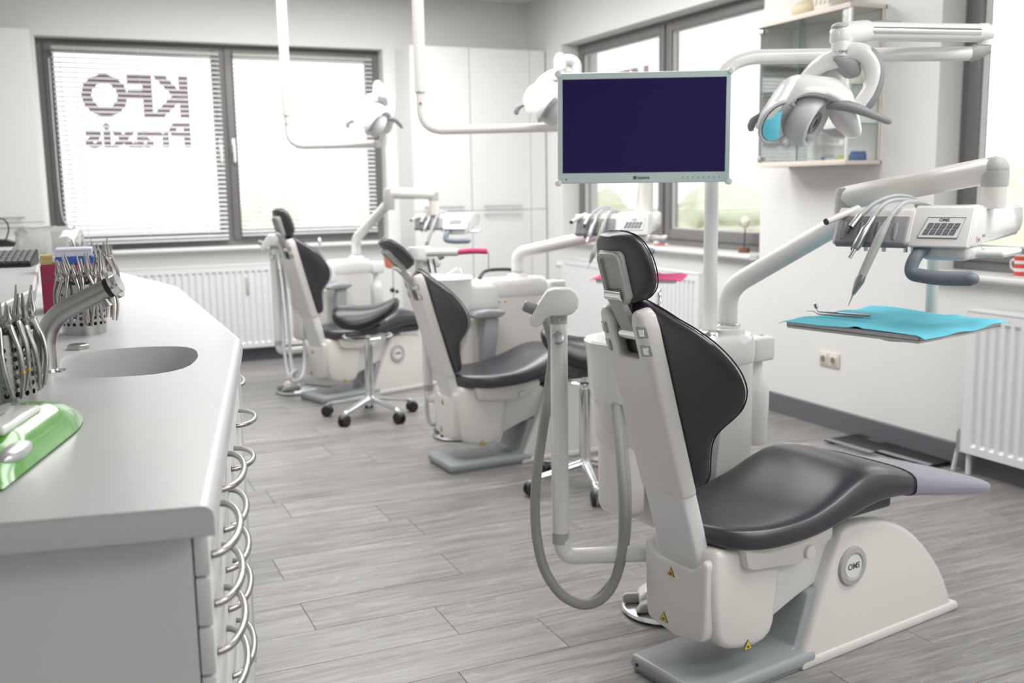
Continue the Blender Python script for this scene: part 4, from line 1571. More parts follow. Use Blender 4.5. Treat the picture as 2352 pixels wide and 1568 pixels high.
# mouth mirror and probe on the napkin
a, b_, c_, d_ = on_tray(1872, 702, .02), on_tray(1880, 716, .004), on_tray(1925, 719), on_tray(1998, 725)
base = d_.copy()
t = thing('mouth_mirror', 'steel mouth mirror with a thick handle lying on the turquoise napkin', 'dental tool', base)
part('handle', M().tube([c_ - base, (c_ * .5 + d_ * .5) - base, d_ - base], [.0030, .0042, .0044], 12), TOOL, t)
part('neck', M().tube([b_ - base, c_ - base], [.0018, .003], 10), TOOL, t)
part('mirror_head', M().tube([b_ - base, a - base], [.0018, .0015], 8).cyl(a - base, a + Vector((.004, -.006, .002)) - base, .010, seg=18), TOOL, t)
a, b_, c_, d_ = on_tray(1852, 714, .012), on_tray(1878, 720), on_tray(1928, 725), on_tray(1984, 728)
base = d_.copy()
t = thing('dental_probe', 'thin hooked steel probe lying beside the mouth mirror', 'dental tool', base)
part('handle', M().tube([b_ - base, c_ - base, d_ - base], [.0030, .0034, .0030], 12), TOOL, t)
part('hook', M().tube([b_ - base, (b_ * .6 + a * .4) + Vector((0, 0, .004)) - base, a - base], [.0016, .0012, .0006], 8, sub=4), TOOL, t)

# console of the middle chair
A2 = at_d(1318, 541, 5.0)
h2_ = R(39)
ex2_ = Vector((math.cos(h2_), -math.sin(h2_), 0))
ey2_ = Vector((math.sin(h2_), math.cos(h2_), 0))
post2 = at_d(1485, 470, 5.05)
ZTR2 = .93
f0 = at_z(1368, 642, ZTR2)
f1 = f0 + ex2_ * .40
tr2 = (f0, f1, f1 + ey2_ * .30, ZTR2)
sock2 = c2m @ Vector((.30, .47, .915))
j2 = at_d(1474, 512, 5.40)
t2c, TM2, wid2, dep2, inv2 = console(2, A2, 39, 'instrument console over the middle chair, in front of the window', sock2, j2, 1.03, post2, 1.46, tr2)
napkin('paper_napkin', PINKNAP, T(*t2c.location) @ TM2, wid2, dep2, 'pink paper napkin on the tray behind the nearest headrest', f0 + Vector((.1, .1, 0)), .03, .006, 9)
# console of the farthest chair
A3 = at_d(950, 528, 6.95)
post3 = at_d(997, 480, 6.95)
sock3 = c3m @ Vector((.30, .47, .915))
j3 = at_d(893, 462, 6.9)
console(3, A3, 33, 'instrument console over the farthest chair, in front of the tall cabinet', sock3, j3, 1.04, post3, at_d(990, 446, 6.95).z)


# ---------------------------------------------------------------- operating lamps
def lamp_head(P, sc, handle_dir=1):
    """parts of a lamp head; local x right, y away, z up, origin at the bottom of the swivel; photo pixels (x,y) around (1932,100) times sc"""
    def q(px, py, d=0.0):
        return Vector(((px - 1932) * sc, d, -(py - 100) * sc))
    u = sc
    P('swivel', M().lathe([(0, .012), (21 * u, .012), (22 * u, 0), (22 * u, -.02), (20.5 * u, -.021), (20.5 * u, -.024), (22 * u, -.025), (22 * u, -.034), (0, -.034)], (0, 0, 0), 28), WHITE)
    fk = M().tube([q(1925, 128), q(1955, 117, -.015), q(1982, 128, -.035), q(1995, 160, -.05), q(1990, 198, -.055), q(1972, 230, -.055), q(1950, 250, -.05)], [16 * u, 17 * u, 16 * u, 15 * u, 14 * u, 13 * u, 13 * u], 16, sub=5, flat=1.35)
    fk.tube([q(1930, 128), q(1900, 137, .03), q(1876, 158, .06), q(1862, 185, .075), q(1862, 215, .075)], [16 * u, 15 * u, 13 * u, 12 * u, 12 * u], 16, sub=5, flat=1.35)
    f = P('fork', fk, WHITE)
    P('fork_grip', M().tube([q(1964, 114, -.022), q(1988, 127, -.04), q(2003, 160, -.052), q(1998, 200, -.057), q(1980, 234, -.057), q(1957, 252, -.052)], [8 * u, 13 * u, 13 * u, 13 * u, 12 * u, 9 * u], 14, sub=5, flat=1.4), MIDG, f)
    P('fork_block', M().prism([(-.030, -.040), (.042, -.042), (.058, -.075), (.050, -.100), (.025, -.094), (-.005, -.070)], -.035, .045, 'y', bev=.010), MIDG, f)
    # hood: saddle-shaped shell lofted left to right
    st = [(1745, 280, 8, 24, 10), (1756, 264, 18, 44, 6), (1776, 243, 27, 66, 0), (1798, 220, 34, 82, -4), (1818, 204, 37, 90, -6), (1845, 200, 34, 92, -4), (1880, 206, 36, 90, 0), (1915, 218, 42, 86, 0), (1942, 240, 46, 76, 4), (1960, 268, 36, 58, 6), (1972, 286, 22, 40, 8), (1979, 293, 9, 20, 8)]
    pts = catmull([Vector((a, b, c)) for a, b, c, d, e in st], 3)
    dps = lerp_list([d for *_, d, e in st], 3)
    rings = []
    for p, d in zip(pts, dps):
        ring = []
        for k in range(28):
            a = 2 * math.pi * k / 28
            ca, sa = math.cos(a), math.sin(a)
            y = d * u * math.copysign(abs(ca) ** .7, ca)
            lowk = .55 + .55 * max(0, min(1, (p.x - 1880) / 40))
            zz = p.z * (sa if sa > 0 else sa * lowk) + (-.35 * p.z * (ca * ca) if sa > 0 else -.25 * p.z * ca * ca)
            ring.append(q(p.x, p.y, y) + Vector((0, 0, zz * u)))
        rings.append(ring)
    P('hood', M().loft(rings), WHITE, smooth=70)
    # central drum with lens
    c = q(1857, 270, -.034)
    axd = Vector((.74, -.50, -.44)).normalized()
    sx = axd.cross(Vector((0, 0, 1))).normalized()
    DM = frame_mx(c, sx, axd.cross(sx) * -1, axd * 1.0)
    if DM.to_3x3().determinant() < 0:
        DM = frame_mx(c, sx, axd.cross(sx), axd)
    r = 61 * u
    dm = P('drum', put(M().lathe([(0, -.05), (r * .8, -.05), (r * .96, -.035), (r, -.015), (r, .012), (r * .95, .024), (r * .86, .028), (r * .80, .022), (r * .42, .012), (r * .40, .018), (0, .018)], (0, 0, 0), 40), DM), LIGHTG)
    P('lens_ring', put(M().lathe([(r * .40, .012), (r * .42, .022), (r * .30, .024), (r * .26, .017), (0, .016)], (0, 0, 0), 30), DM), MIDG, dm)
    P('lens', put(M().lathe([(r * .26, .0165), (r * .18, .020), (0, .0215)], (0, 0, 0), 24), DM), BLACK, dm)
    P('drum_tab', put(M().box(-.014, .014, r * .52, r * .68, .020, .030, .003), DM), PALE, dm)
    # reflectors either side of the drum
    for (px, py, dd, ax_) in ((1779, 273, -.058, Vector((.28, -.76, -.58))), (1938, 268, .03, Vector((-.25, -.60, -.76)))):
        ax_ = ax_.normalized()
        s_ = ax_.cross(Vector((0, 0, 1))).normalized()
        RM = frame_mx(q(px, py, dd), s_, s_.cross(ax_) * -1, ax_)
        rm = P('reflector_rim', put(M().lathe([(0, -.030), (44 * u, -.022), (55 * u, -.004), (55 * u, .003), (51 * u, .005), (46 * u, .001), (0, -.008)], (0, 0, 0), 36, sx=.84, sy=1.04), RM), LIGHTG)
        P('reflector', put(M().lathe([(46 * u, .0045), (35 * u, .0024), (24 * u, .0012), (12 * u, .0005), (0.5 * u, .0003)], (0, 0, 0), 14, sx=.84, sy=1.04), RM), MIRROR, rm, smooth=0)
    P('grip_lever', M().tube([q(1884, 243, -.085), q(1905, 240, -.105), q(1940, 247, -.112), (q(1990, 266, -.11)), q(2016, 276, -.105), q(2024, 279, -.103)], [6 * u, 12 * u, 12 * u, 8.5 * u, 8 * u, 5 * u], 14, sub=4), MIDG)
    P('grip_lever', M().tube([q(1760, 250, .06), q(1750, 262, .085), q(1745, 275, .09), q(1744, 285, .085)], [5 * u, 10 * u, 10 * u, 6 * u], 12, sub=4), MIDG)
    P('lever_knob', M().ball(q(1926, 236, -.108), 8 * u, 8 * u, 6 * u), CHROME)


def lamp(k, label, root, heading, sc, build_arm, lm=None):
    h = R(heading)
    ex, ey = Vector((math.cos(h), -math.sin(h), 0)), Vector((math.sin(h), math.cos(h), 0))
    t = thing('operating_lamp', label, 'dental lamp', root, 0, 'operating lamps')
    HM = frame_mx((0, 0, 0), ex, ey, (0, 0, 1))
    if lm is not None:
        HM = HM @ lm
    inv = T(*(-root))

    def P(name, b, m, par=None, **kw):
        return part(name, put(b, HM), m, par or t, **kw)

    def W(name, b, m, par=None, **kw):
        return part(name, put(b, inv), m, par or t, **kw)
    lamp_head(P, sc)
    build_arm(W, P)
    return t


def arm_a(W, P):
    D = 3.35
    b0 = at_d(1633, 752, D)
    base = c1m @ Vector((.30, .53, .89))
    x, y = at_d(1634, 450, D).x, at_d(1634, 450, D).y
    zt = at_d(1740, 136, D).z
    e = at_d(2232, 123, D)
    W('pole', M().tube(bend([Vector((x, y, .89)), Vector((x, y, zt)), Vector((e.x, e.y, e.z))], .16, 10), [.0235] * 13, 22), WHITE)
    W('pole_foot', M().lathe([(.0, .885), (.034, .885), (.032, .90), (.026, .906), (.026, .912), (0, .912)], (x, y, 0), 26), CHROME)
    # joint at the far right end
    j = at_d(2262, 108, D - .02)
    W('joint_lower', M().tube([e - (j - e).normalized() * .01, e * .5 + j * .5 + Vector((0, 0, -.004)), j + Vector((.01, -.004, .0))], [.024, .026, .022], 20, sub=3), PALE)
    W('joint_pin', M().cyl((j.x, j.y, j.z + .005), (j.x, j.y, j.z + .045), .022, seg=22), WHITE)
    u = at_d(2250, 76, D - .03)
    v = at_d(1985, 72, D - .2)
    cap = Vector((j.x, j.y, u.z))
    W('joint_upper', M().tube([cap + (cap - u) * .3, cap, u], [.020, .032, .031], 22, sub=3).ball(cap, .032, .032, .030), WHITE)
    W('upper_arm', M().tube([u, v], .0295, 24), WHITE)
    W('arm_trim', M().tube([u * .97 + v * .03 + CU * -.004 - CF * .024, u * .03 + v * .97 + CU * -.004 - CF * .024], .012, 12), CHROME)
    W('arm_inset', M().tube([u * .30 + v * .70 + Vector((0, 0, .024)), u * .08 + v * .92 + Vector((0, 0, .024))], .010, 10), MIDG)
    hd = at_d(1932, 80, 3.1)
    W('knuckle', M().tube([v + (u - v).normalized() * .02, v, hd + (v - hd) * .35, hd, hd + (hd - v).normalized() * .03], [.030, .034, .036, .034, .018], 24, sub=3).lathe([(0, .03), (.028, .026), (.034, .012), (.034, -.02), (.030, -.026), (0, -.026)], hd, 26), WHITE)
    W('knuckle_cap', M().ball(hd + Vector((-.008, -.004, .022)), .028, .028, .014), PALE)
    part('lettering', put(text_m('OMS', .014, .0004, 'CENTER'), frame_mx((0, 0, 0), CR, Vector((0, 0, 1)), -CF) @ T(-.002, -.028, .0305)), INK, [o for o in COL.objects if o.get('category') == 'dental lamp'][-1], smooth=0)


lamp(1, 'operating lamp on a white pole arm over the nearest chair', at_d(1932, 104, 3.1), 23.9, 3.1 / FPX, arm_a)


def ceil_arm(D, px_top, px_bend, py_bend, px_end, py_end, hub, pole_r, pipe_r):
    def f(W, P):
        pt = at_d(px_bend, py_bend, D)
        zc = ZC
        W('ceiling_rose', M().lathe([(0, -.02), (.07, -.02), (.085, 0), (0, 0)], (pt.x, pt.y, zc), 28), WHITE)
        zs = pt.z + .17
        W('ceiling_tube', M().cyl((pt.x, pt.y, zc), (pt.x, pt.y, zs), pole_r, seg=22), CREAM)
        e = at_d(px_end, py_end, D - .1)
        W('pipe', M().tube(bend([Vector((pt.x, pt.y, zs + .05)), Vector((pt.x, pt.y, e.z)), e], .17, 10), pipe_r, 20), CREAM)
        W('collar', M().cyl((pt.x, pt.y, zs - .004), (pt.x, pt.y, zs + .006), pole_r * .92, seg=22), ALU)
        W('set_screw', M().cyl(Vector((pt.x, pt.y, zs - .06)) - CF * pipe_r * .9, Vector((pt.x, pt.y, zs - .06)) - CF * (pipe_r + .003), .006, seg=10), WOODB)
        up = hub + Vector((0, 0, .03))
        W('riser', M().tube(bend([e, e + Vector((.05, -.02, .0)), Vector((e.x + .05, e.y - .02, up.z)), up], .06, 8), .024, 18), WHITE)
        W('knuckle', M().lathe([(0, .055), (.024, .05), (.032, .03), (.032, -.012), (.030, -.02), (0, -.02)], hub, 24), WHITE)
        W('knuckle_cap', M().ball(hub + Vector((0, 0, .045)), .026, .026, .018), PALE)
    return f


hub2 = at_d(1287, 152, 4.85)
lamp(2, 'operating lamp on a ceiling pole left of the monitor', hub2, 30, .00125, ceil_arm(5.0, 958, 968, 292, 1300, 292, hub2, .029, .0215), RZ(R(58)))
hub3 = at_d(868, 208, 6.4)
lamp(3, 'operating lamp on a ceiling pole in front of the blinds', hub3, 17, .00128, ceil_arm(6.6, 640, 662, 326, 862, 331, hub3, .031, .0215), RZ(R(62)))

# ---------------------------------------------------------------- monitor on the lamp pole
mc = at_d(1478, 293, 3.22)
hm = R(23.9 + 5)
mex, mey = Vector((math.cos(hm), -math.sin(hm), 0)), Vector((math.sin(hm), math.cos(hm), 0))
tilt = R(-4)
t = thing('monitor', 'flat monitor with a pale aqua bezel and round corner bumpers', 'monitor', mc)
MM = frame_mx((0, 0, 0), mex, mey, (0, 0, 1)) @ RY(R(.3))
MW, MH = .548, .348


def P(name, b, m, par=None, **kw):
    return part(name, put(b, MM), m, par or t, **kw)


P('housing', M().box(-MW / 2, MW / 2, 0, .032, -MH / 2, MH / 2, .006, 3), WHITE)
bz = M()
bz.box(-MW / 2 + .002, MW / 2 - .002, -.0035, .0005, MH / 2 - .021, MH / 2 - .002, .001, 1)
bz.box(-MW / 2 + .002, MW / 2 - .002, -.0035, .0005, -MH / 2 + .002, -MH / 2 + .033, .001, 1)
bz.box(-MW / 2 + .002, -MW / 2 + .016, -.0035, .0005, -MH / 2 + .030, MH / 2 - .018, .001, 1)
bz.box(MW / 2 - .016, MW / 2 - .002, -.0035, .0005, -MH / 2 + .030, MH / 2 - .018, .001, 1)
P('bezel', bz, AQUA)
P('screen', M().box(-MW / 2 + .015, MW / 2 - .015, -.0022, .001, -MH / 2 + .032, MH / 2 - .020), SCREEN, smooth=0)
for sx in (-1, 1):
    for sz in (-1, 1):
        P('corner_bumper', M().cyl((sx * (MW / 2 - .002), -.008, sz * (MH / 2 - .002)), (sx * (MW / 2 - .002), .034, sz * (MH / 2 - .002)), .0105, seg=20, bev=.003), WHITE)
P('logo_badge', M().cyl((-.026, -.0036, -MH / 2 + .017), (-.026, -.0044, -MH / 2 + .017), .0062, seg=6), INK, smooth=0)
P('logo_lettering', put(text_m('neovo', .0155, .0006, 'LEFT', .0002), T(-.018, -.0042, -MH / 2 + .017) @ RX(R(90))), INK, smooth=0)
for i in range(8):
    P('touch_key_mark', M().cyl((.125 + i * .0165, -.0036, -MH / 2 + .016), (.125 + i * .0165, -.0042, -MH / 2 + .016), .0017, seg=8), INK)
P('power_led', M().cyl((-MW / 2 + .028, -.0036, -MH / 2 + .013), (-MW / 2 + .028, -.0042, -MH / 2 + .013), .0028, seg=10), INK)
P('rear_mount', M().box(-.05, .05, .032, .055, -.05, .05, .006), MIDG)
pp = at_d(1634, 300, 3.35)
inv = T(*(-mc))
part('mount_arm', put(M().tube([mc + mey * .05, mc + mey * .10 + mex * .08, Vector((pp.x, pp.y, mc.z))], [.018, .016, .016], 14, sub=3), inv), MIDG, t)
part('pole_clamp', put(M().cyl((pp.x, pp.y, mc.z - .035), (pp.x, pp.y, mc.z + .035), .030, seg=24), inv), MIDG, t)


# ---------------------------------------------------------------- assistant posts with control heads and hoses
def ribbed(pts, r, sub=14, seg=12):
    c = catmull(pts, sub)
    out, rs = [], []
    # resample evenly
    d = [0]
    for a, b in zip(c, c[1:]):
        d.append(d[-1] + (b - a).length)
    step = .0035
    n = int(d[-1] / step)
    j = 0
    for i in range(n + 1):
        s = d[-1] * i / n
        while j < len(c) - 2 and d[j + 1] < s:
            j += 1
        f = (s - d[j]) / max(1e-9, d[j + 1] - d[j])
        out.append(c[j].lerp(c[j + 1], max(0, min(1, f))))
        rs.append(r if i % 2 else r * .90)
    return M().tube(out, rs, seg)


def assist_post(k, label, el, attach, top_z, heading, hoses, sc, mirror=False, hose_mat=None, plain=False):
    root = Vector((el.x, el.y, el.z))
    t = thing('assistant_post', label, 'post', root, 0, 'assistant control posts')
    inv = T(*(-root))

    def W(name, b, m, par=None, **kw):
        return part(name, put(b, inv), m, par or t, **kw)
    r = .0248
    W('post_tube', M().cyl((el.x, el.y, el.z + .055), (el.x, el.y, top_z - .026), r, seg=24), WHITE)
    W('lower_collar', M().cyl((el.x, el.y, el.z + .022), (el.x, el.y, el.z + .055), r * 1.02, seg=24), PALE)
    dr = (attach - el)
    W('swing_tube', M().tube(bend([el + Vector((0, 0, .045)), el + Vector((0, 0, -.02)) + dr * .03, Vector((attach.x, attach.y, el.z - .012))], .09, 8), r * .98, 22), WHITE)
    W('upper_collar', M().cyl((el.x, el.y, top_z - .027), (el.x, el.y, top_z), r * .98, seg=24), PALE)
    h = R(heading)
    ex, ey = Vector((math.cos(h), -math.sin(h), 0)), Vector((math.sin(h), math.cos(h), 0))
    tp = Vector((el.x, el.y, top_z))
    px = [(1262, 656), (1276, 652), (1312, 653), (1325, 661), (1331, 676), (1328, 695), (1316, 709), (1300, 713), (1266, 713), (1257, 718), (1246, 732), (1236, 738), (1226, 736), (1220, 728), (1221, 717), (1249, 674)]
    ol = [((x - 1286) * sc * (-1 if mirror else 1), -(y - 712) * sc) for x, y in px]
    HM = frame_mx(tp, ex, ey, (0, 0, 1))
    hd = W('control_head', put(M().prism(ol, -.034, .034, 'y', bev=.010, seg=3), HM), WHITE)
    m_ = -1 if mirror else 1
    g0, g1 = Vector((m_ * -44 * sc, -.004, 8 * sc)), Vector((m_ * -78 * sc, -.004, 22 * sc))
    W('suction_grip', put(M().tube([g0, g1 * .9 + g0 * .1, g1], [.017, .016, .012], 16), HM), MIDG, hd)
    W('label_strip', put(M().box(-.03 * m_, -.012 * m_, -.02, .02, .062, .0632), HM @ RY(0)), PALE, hd)
    W('clamp_knob', M().cyl(Vector((el.x, el.y, top_z - .068)) - CF * r * .9 - CR * .005, Vector((el.x, el.y, top_z - .068)) - CF * (r + .016) - CR * .005, .0195, seg=26, bev=.003), ALU)
    W('grub_screw', M().cyl(Vector((el.x, el.y, top_z - .016)) - CF * r * .9, Vector((el.x, el.y, top_z - .016)) - CF * (r + .002), .004, seg=10), ALU)
    for i, (pts, hr) in enumerate(hoses):
        W('suction_hose', ribbed(pts, hr) if not plain else M().tube(pts, hr, 12, sub=8), hose_mat or HOSE, smooth=60)
    return t


el1 = at_d(1288, 1262, 2.95)
at1 = c1m @ Vector((-.30, .13, .34))
D = 2.93
hA = [at_d(1250, 722, D), at_d(1262, 756, D), at_d(1270, 800, D + .05), at_d(1262, 880, D + .06), at_d(1248, 980, D + .03), at_d(1234, 1080, D), at_d(1229, 1160, D), at_d(1234, 1240, D), at_d(1252, 1310, D), at_d(1290, 1365, D), at_d(1340, 1388, D), at_d(1385, 1372, D),
      at_d(1415, 1325, D), at_d(1430, 1250, D), at_d(1432, 1160, D + .02), at_d(1428, 1080, D + .06), at_d(1422, 1000, D + .12), at_d(1415, 930, D + .2)]
hB = [at_d(1318, 1383, D + .01), at_d(1350, 1384, D + .02), at_d(1392, 1352, D + .03), at_d(1425, 1300, D + .03), at_d(1440, 1220, D + .04), at_d(1441, 1120, D + .05), at_d(1434, 1040, D + .1), at_d(1424, 960, D + .2)]
assist_post(1, 'white post with a control head and ribbed grey hose beside the nearest chair', el1, at1, at_d(1286, 713, 2.93).z, 23.9, [(hA, .0155), (hB, .0125)], 2.93 / FPX)

el2 = at_z(984, 906, .335)
at2 = c2m @ Vector((-.30, .13, .33))
D2 = (el2 - CPOS).dot(CF)
hh = [at_d(980, 640, D2 + .1), at_d(978, 760, D2 + .08), at_d(979, 900, D2), at_d(983, 960, D2 - .02), at_d(997, 975, D2 - .03), at_d(1008, 955, D2), at_d(1012, 900, D2 + .05)]
assist_post(2, 'white assistant post behind the middle chair', el2, at2, at_d(966, 596, D2).z, 205, [(hh, .011)], .00127, plain=True, hose_mat=TUBEG)
el3 = at_z(690, 795, .36)
at3 = c3m @ Vector((-.30, .13, .34))
D3 = (el3 - CPOS).dot(CF)
tz3 = at_d(632, 562, D3).z
hh = [at_d(628, 568, D3), at_d(640, 640, D3), at_d(650, 740, D3 - .05), at_d(655, 820, D3 - .1), at_d(662, 862, D3 - .15), at_d(672, 875, D3 - .2), at_d(690, 868, D3 - .2), at_d(698, 840, D3 - .1), at_d(699, 800, D3), at_d(700, 740, D3)]
hi = [p + CR * .035 for p in hh[:5]] + [at_d(680, 850, D3 - .15), at_d(668, 860, D3 - .2), at_d(675, 878, D3 - .2), at_d(695, 862, D3 - .2), at_d(701, 810, D3)]
assist_post(3, 'white assistant post behind the farthest chair, hoses coiled near the floor', at_d(640, 800, D3), at3, tz3, 17, [(hh, .011), (hi, .011)], .00127, plain=True, hose_mat=TUBEG)

# instrument bar with a pink cover at the middle chair
Db = 5.0
pa, pb, pc = at_d(952, 581, Db), at_d(1052, 579, Db), at_d(1119, 577, Db)
t = thing('assistant_tray_arm', 'short white swing bar with a pink sleeve behind the tipped headrest', 'tray arm', pa)
part('bar', M().tube([Vector((0, 0, 0)), pb - pa], .019, 18), WHITE, t)
part('hub', M().lathe([(0, .03), (.045, .03), (.05, .02), (.05, -.03), (.04, -.036), (0, -.036)], pb * .06 - pa * .06, 24), WHITE, t)
part('pink_sleeve', M().tube([pb - pa, (pb + pc) / 2 - pa + Vector((0, 0, .004)), pc - pa], [.0135, .0145, .0135], 14, sub=3), PINKNAP, t)
part('drop_rod', M().tube(bend([pc - pa, pc - pa + Vector((.006, 0, -.01)), pc - pa + Vector((.006, 0, -.10))], .01), .003, 8), CHROME, t)
pp = at_d(962, 600, Db + .02)
part('bar_post', M().cyl((pp.x - pa.x, pp.y - pa.y, -.04), (pp.x - pa.x, pp.y - pa.y, -.26), .021, seg=18), WHITE, t)
for dx in (.06, .085):
    part('suction_tip', M().tube([Vector((dx, -dx * .4, -.03)), Vector((dx + .012, -dx * .4, -.10))], .005, 8), DARKG, t)

# orange headed stand with black knobs between the middle and farthest chairs
so = at_z(905, 800, .0)
Ds = 7.9
p0 = at_d(905, 700, Ds)
t = thing('knobbed_stand', 'thin rod stand with a coral orange holder and black knobs', 'stand', (p0.x, p0.y, 0))
zf = at_d(890, 600, Ds).z
part('rod', M().cyl((0, 0, .02), (0, 0, zf), .006, seg=10), ALU, t)
part('foot', M().lathe([(0, 0), (.10, 0), (.10, .012), (.02, .022), (0, .022)], (0, 0, 0), 28), DARKG, t)
zk = at_d(900, 665, Ds).z
part('knob', M().ball((-.012, -.01, zk), .020), BLACK, t)
part('knob', M().ball((.028, .0, zk - .015), .015), BLACK, t)
part('holder', M().prism([(-.075, zf + .09), (-.045, zf + .06), (-.005, zf - .02), (-.02, zf - .055), (-.055, zf - .04)], -.025, .025, 'y', bev=.008), CORAL, t)


# ---------------------------------------------------------------- foot controls
def pedal(k, c, rz, label):
    t = thing('foot_control', label, 'foot pedal', (c.x, c.y, 0), rz, 'steel disc foot controls')
    part('disc', M().lathe([(0, .004), (.138, .004), (.142, .010), (.138, .020), (.120, .026), (0, .028)], (0, 0, 0), 44), ALU, t)
    part('rubber_foot', M().lathe([(0, 0), (.130, 0), (.134, .006), (0, .006)], (0, 0, 0), 36), RUBBER, t)
    part('housing', M().prism([(-.085, .026), (.03, .026), (.03, .05), (.005, .075), (-.06, .082), (-.085, .06)], -.04, .04, 'y', bev=.010, seg=3), CREAM, t)
    part('side_lever', M().prism([(-.135, .026), (-.075, .026), (-.075, .062), (-.128, .060), (-.138, .050)], -.008, .008, 'y', bev=.004), PALE, t)
    part('toe_pad', M().prism([(-.105, .026), (-.035, .026), (-.04, .058), (-.06, .066), (-.085, .055)], -.095, -.055, 'y', bev=.010, seg=3), PALE, t)
    part('toe_stop', M().box(-.040, -.020, -.098, -.080, .026, .066, .006), PALE, t)
    part('cord', M().tube([(.06, .02, .05), (.13, .06, .03), (.22, .10, .008), (.34, .10, .008)], .006, 8, sub=5), MIDG, t)


pedal(1, Vector((1.742, 2.715, 0)), R(-25), 'steel disc foot pedal on the floor behind the nearest chair')
pedal(2, Vector((1.985, 5.26, 0)), R(-20), 'steel disc foot pedal behind the middle chair')
pedal(3, Vector((1.435, 6.97, 0)), R(-10), 'steel disc foot pedal behind the farthest chair')


# ---------------------------------------------------------------- saddle stools
def stool(c, star, seat_z, seat_rz, label):
    t = thing('saddle_stool', label, 'stool', (c.x, c.y, 0), 0, 'black saddle stools on castors')
    hub = part('star_hub', M().lathe([(0, .075), (.034, .078), (.036, .12), (.030, .145), (0, .145)], (0, 0, 0), 24), ALU, t)
    for i in range(5):
        a = star + i * 2 * math.pi / 5
        A = RZ(a)
        part('star_arm', put(M().tube([(.02, 0, .122), (.10, 0, .108), (.20, 0, .090), (.245, 0, .084), (.268, 0, .074), (.275, 0, .062)], [.024, .021, .018, .018, .017, .012], 12, sub=2, flat=.75), A), ALU, t)
        cs = part('caster', put(M().box(.250, .300, -.017, .017, .040, .076, .010, 2), A), MIDG, t)
        for s in (-1, 1):
            part('wheel', put(M().cyl((.278, s * .008, .034), (.278, s * .026, .034), .034, seg=24, bev=.004), A), RUBBER, cs)
    part('gas_cover', M().cyl((0, 0, .14), (0, 0, seat_z - .185), .026, seg=24), CHROME, t)
    part('gas_rod', M().cyl((0, 0, seat_z - .19), (0, 0, seat_z - .13), .015, seg=18), CHROME, t)
    part('mechanism', M().box(-.06, .06, -.05, .05, seat_z - .125, seat_z - .055, .008), DARKG, t)
    part('lever_ring', M().lathe([(.150, -.006), (.156, 0), (.150, .006), (.144, 0)], (0, 0, seat_z - .135), 40, cap=False).cyl((-.146, 0, seat_z - .135), (.146, 0, seat_z - .135), .005, seg=8), CHROME, t)
    rings = []
    st = [(-.200, .06, .014, .014), (-.190, .115, .018, .026), (-.160, .162, .012, .042), (-.10, .190, .002, .052), (-.02, .186, -.004, .056), (.06, .160, .004, .056), (.12, .132, .026, .052), (.165, .104, .050, .044), (.188, .074, .064, .030), (.198, .036, .068, .012)]
    P = catmull([Vector((a, b, c_)) for a, b, c_, d in st], 3)
    H = lerp_list([d for *_, d in st], 3)
    for p, hh_ in zip(P, H):
        ring = []
        for k in range(28):
            a = 2 * math.pi * k / 28
            ca, sa = math.cos(a), math.sin(a)
            y = p.y * math.copysign(abs(ca) ** .6, ca)
            z = p.z + hh_ * sa - .055 * (y / .185) ** 2
            ring.append((p.x, y, seat_z + z))
        rings.append(ring)
    part('saddle_seat', put(M().loft(rings), RZ(seat_rz)), BLACKV, t, smooth=70)
    part('seat_pan', put(M().box(-.12, .10, -.09, .09, seat_z - .075, seat_z - .04, .02, 2), RZ(seat_rz)), BLACK, t)
    return t


stool(Vector((1.68, 5.97, 0)), R(4), .645, R(-28), 'black saddle stool with a chrome star base by the farthest chair')
stool(Vector((2.16, 4.05, 0)), R(-35), .66, R(150), 'black saddle stool half hidden behind the nearest assistant post')


# ---------------------------------------------------------------- glass display cabinet on the right wall
CX0, CY0, CY1, CZ0, CZ1 = 3.72, 4.114, 4.86, 1.485, 2.29
cc = Vector((3.84, 4.49, CZ0))
t = thing('display_cabinet', 'glass-fronted display cabinet with dental models on the right wall', 'cabinet', cc)


def P(name, b, m, par=None, **kw):
    return part(name, put(b, T(*(-cc))), m, par or t, **kw)


P('back_panel', M().box(XR - .010, XR - .001, CY0, CY1, CZ0, CZ1), SHOWBACK, smooth=0)
P('bottom_board', M().box(CX0, XR - .001, CY0, CY1, CZ0, CZ0 + .020, .002), MAPLE)
P('top_board', M().box(CX0, XR - .001, CY0, CY1, CZ1 - .022, CZ1, .002), MAPLE)
P('end_board', M().box(CX0 + .006, XR - .001, CY1 - .018, CY1, CZ0 + .02, CZ1 - .022), MATTW, smooth=0)
P('corner_post', M().box(CX0 + .002, CX0 + .018, CY0 + .001, CY0 + .017, CZ0 + .02, CZ1 - .022, .002), WHITE)
P('wall_post', M().box(XR - .030, XR - .012, CY0 + .001, CY0 + .017, CZ0 + .02, CZ1 - .022, .002), MAPLE)
P('lower_rail', M().box(CX0 - .004, CX0 + .004, CY0, CY1, CZ0, CZ0 + .026, .001), MAPLE)
P('upper_rail', M().box(CX0 - .004, CX0 + .004, CY0, CY1, CZ1 - .026, CZ1, .001), MAPLE)
ym = (CY0 + CY1) / 2
for i, (a, b_, dx) in enumerate(((CY0 + .018, ym + .02, .000), (ym - .02, CY1 - .02, .007))):
    d = P('glass_door', M().box(CX0 + .003 + dx, CX0 + .008 + dx, a, b_, CZ0 + .024, CZ1 - .024), SHOWGLASS, smooth=0)
    P('glass_edge', M().box(CX0 + .0028 + dx, CX0 + .0082 + dx, (b_ if i == 0 else a) - .001, (b_ if i == 0 else a) + .001, CZ0 + .024, CZ1 - .024), GREENEDGE, d, smooth=0)
P('end_pane', M().box(CX0 + .018, XR - .03, CY0 + .004, CY0 + .009, CZ0 + .02, CZ1 - .022), SHOWGLASS, smooth=0)
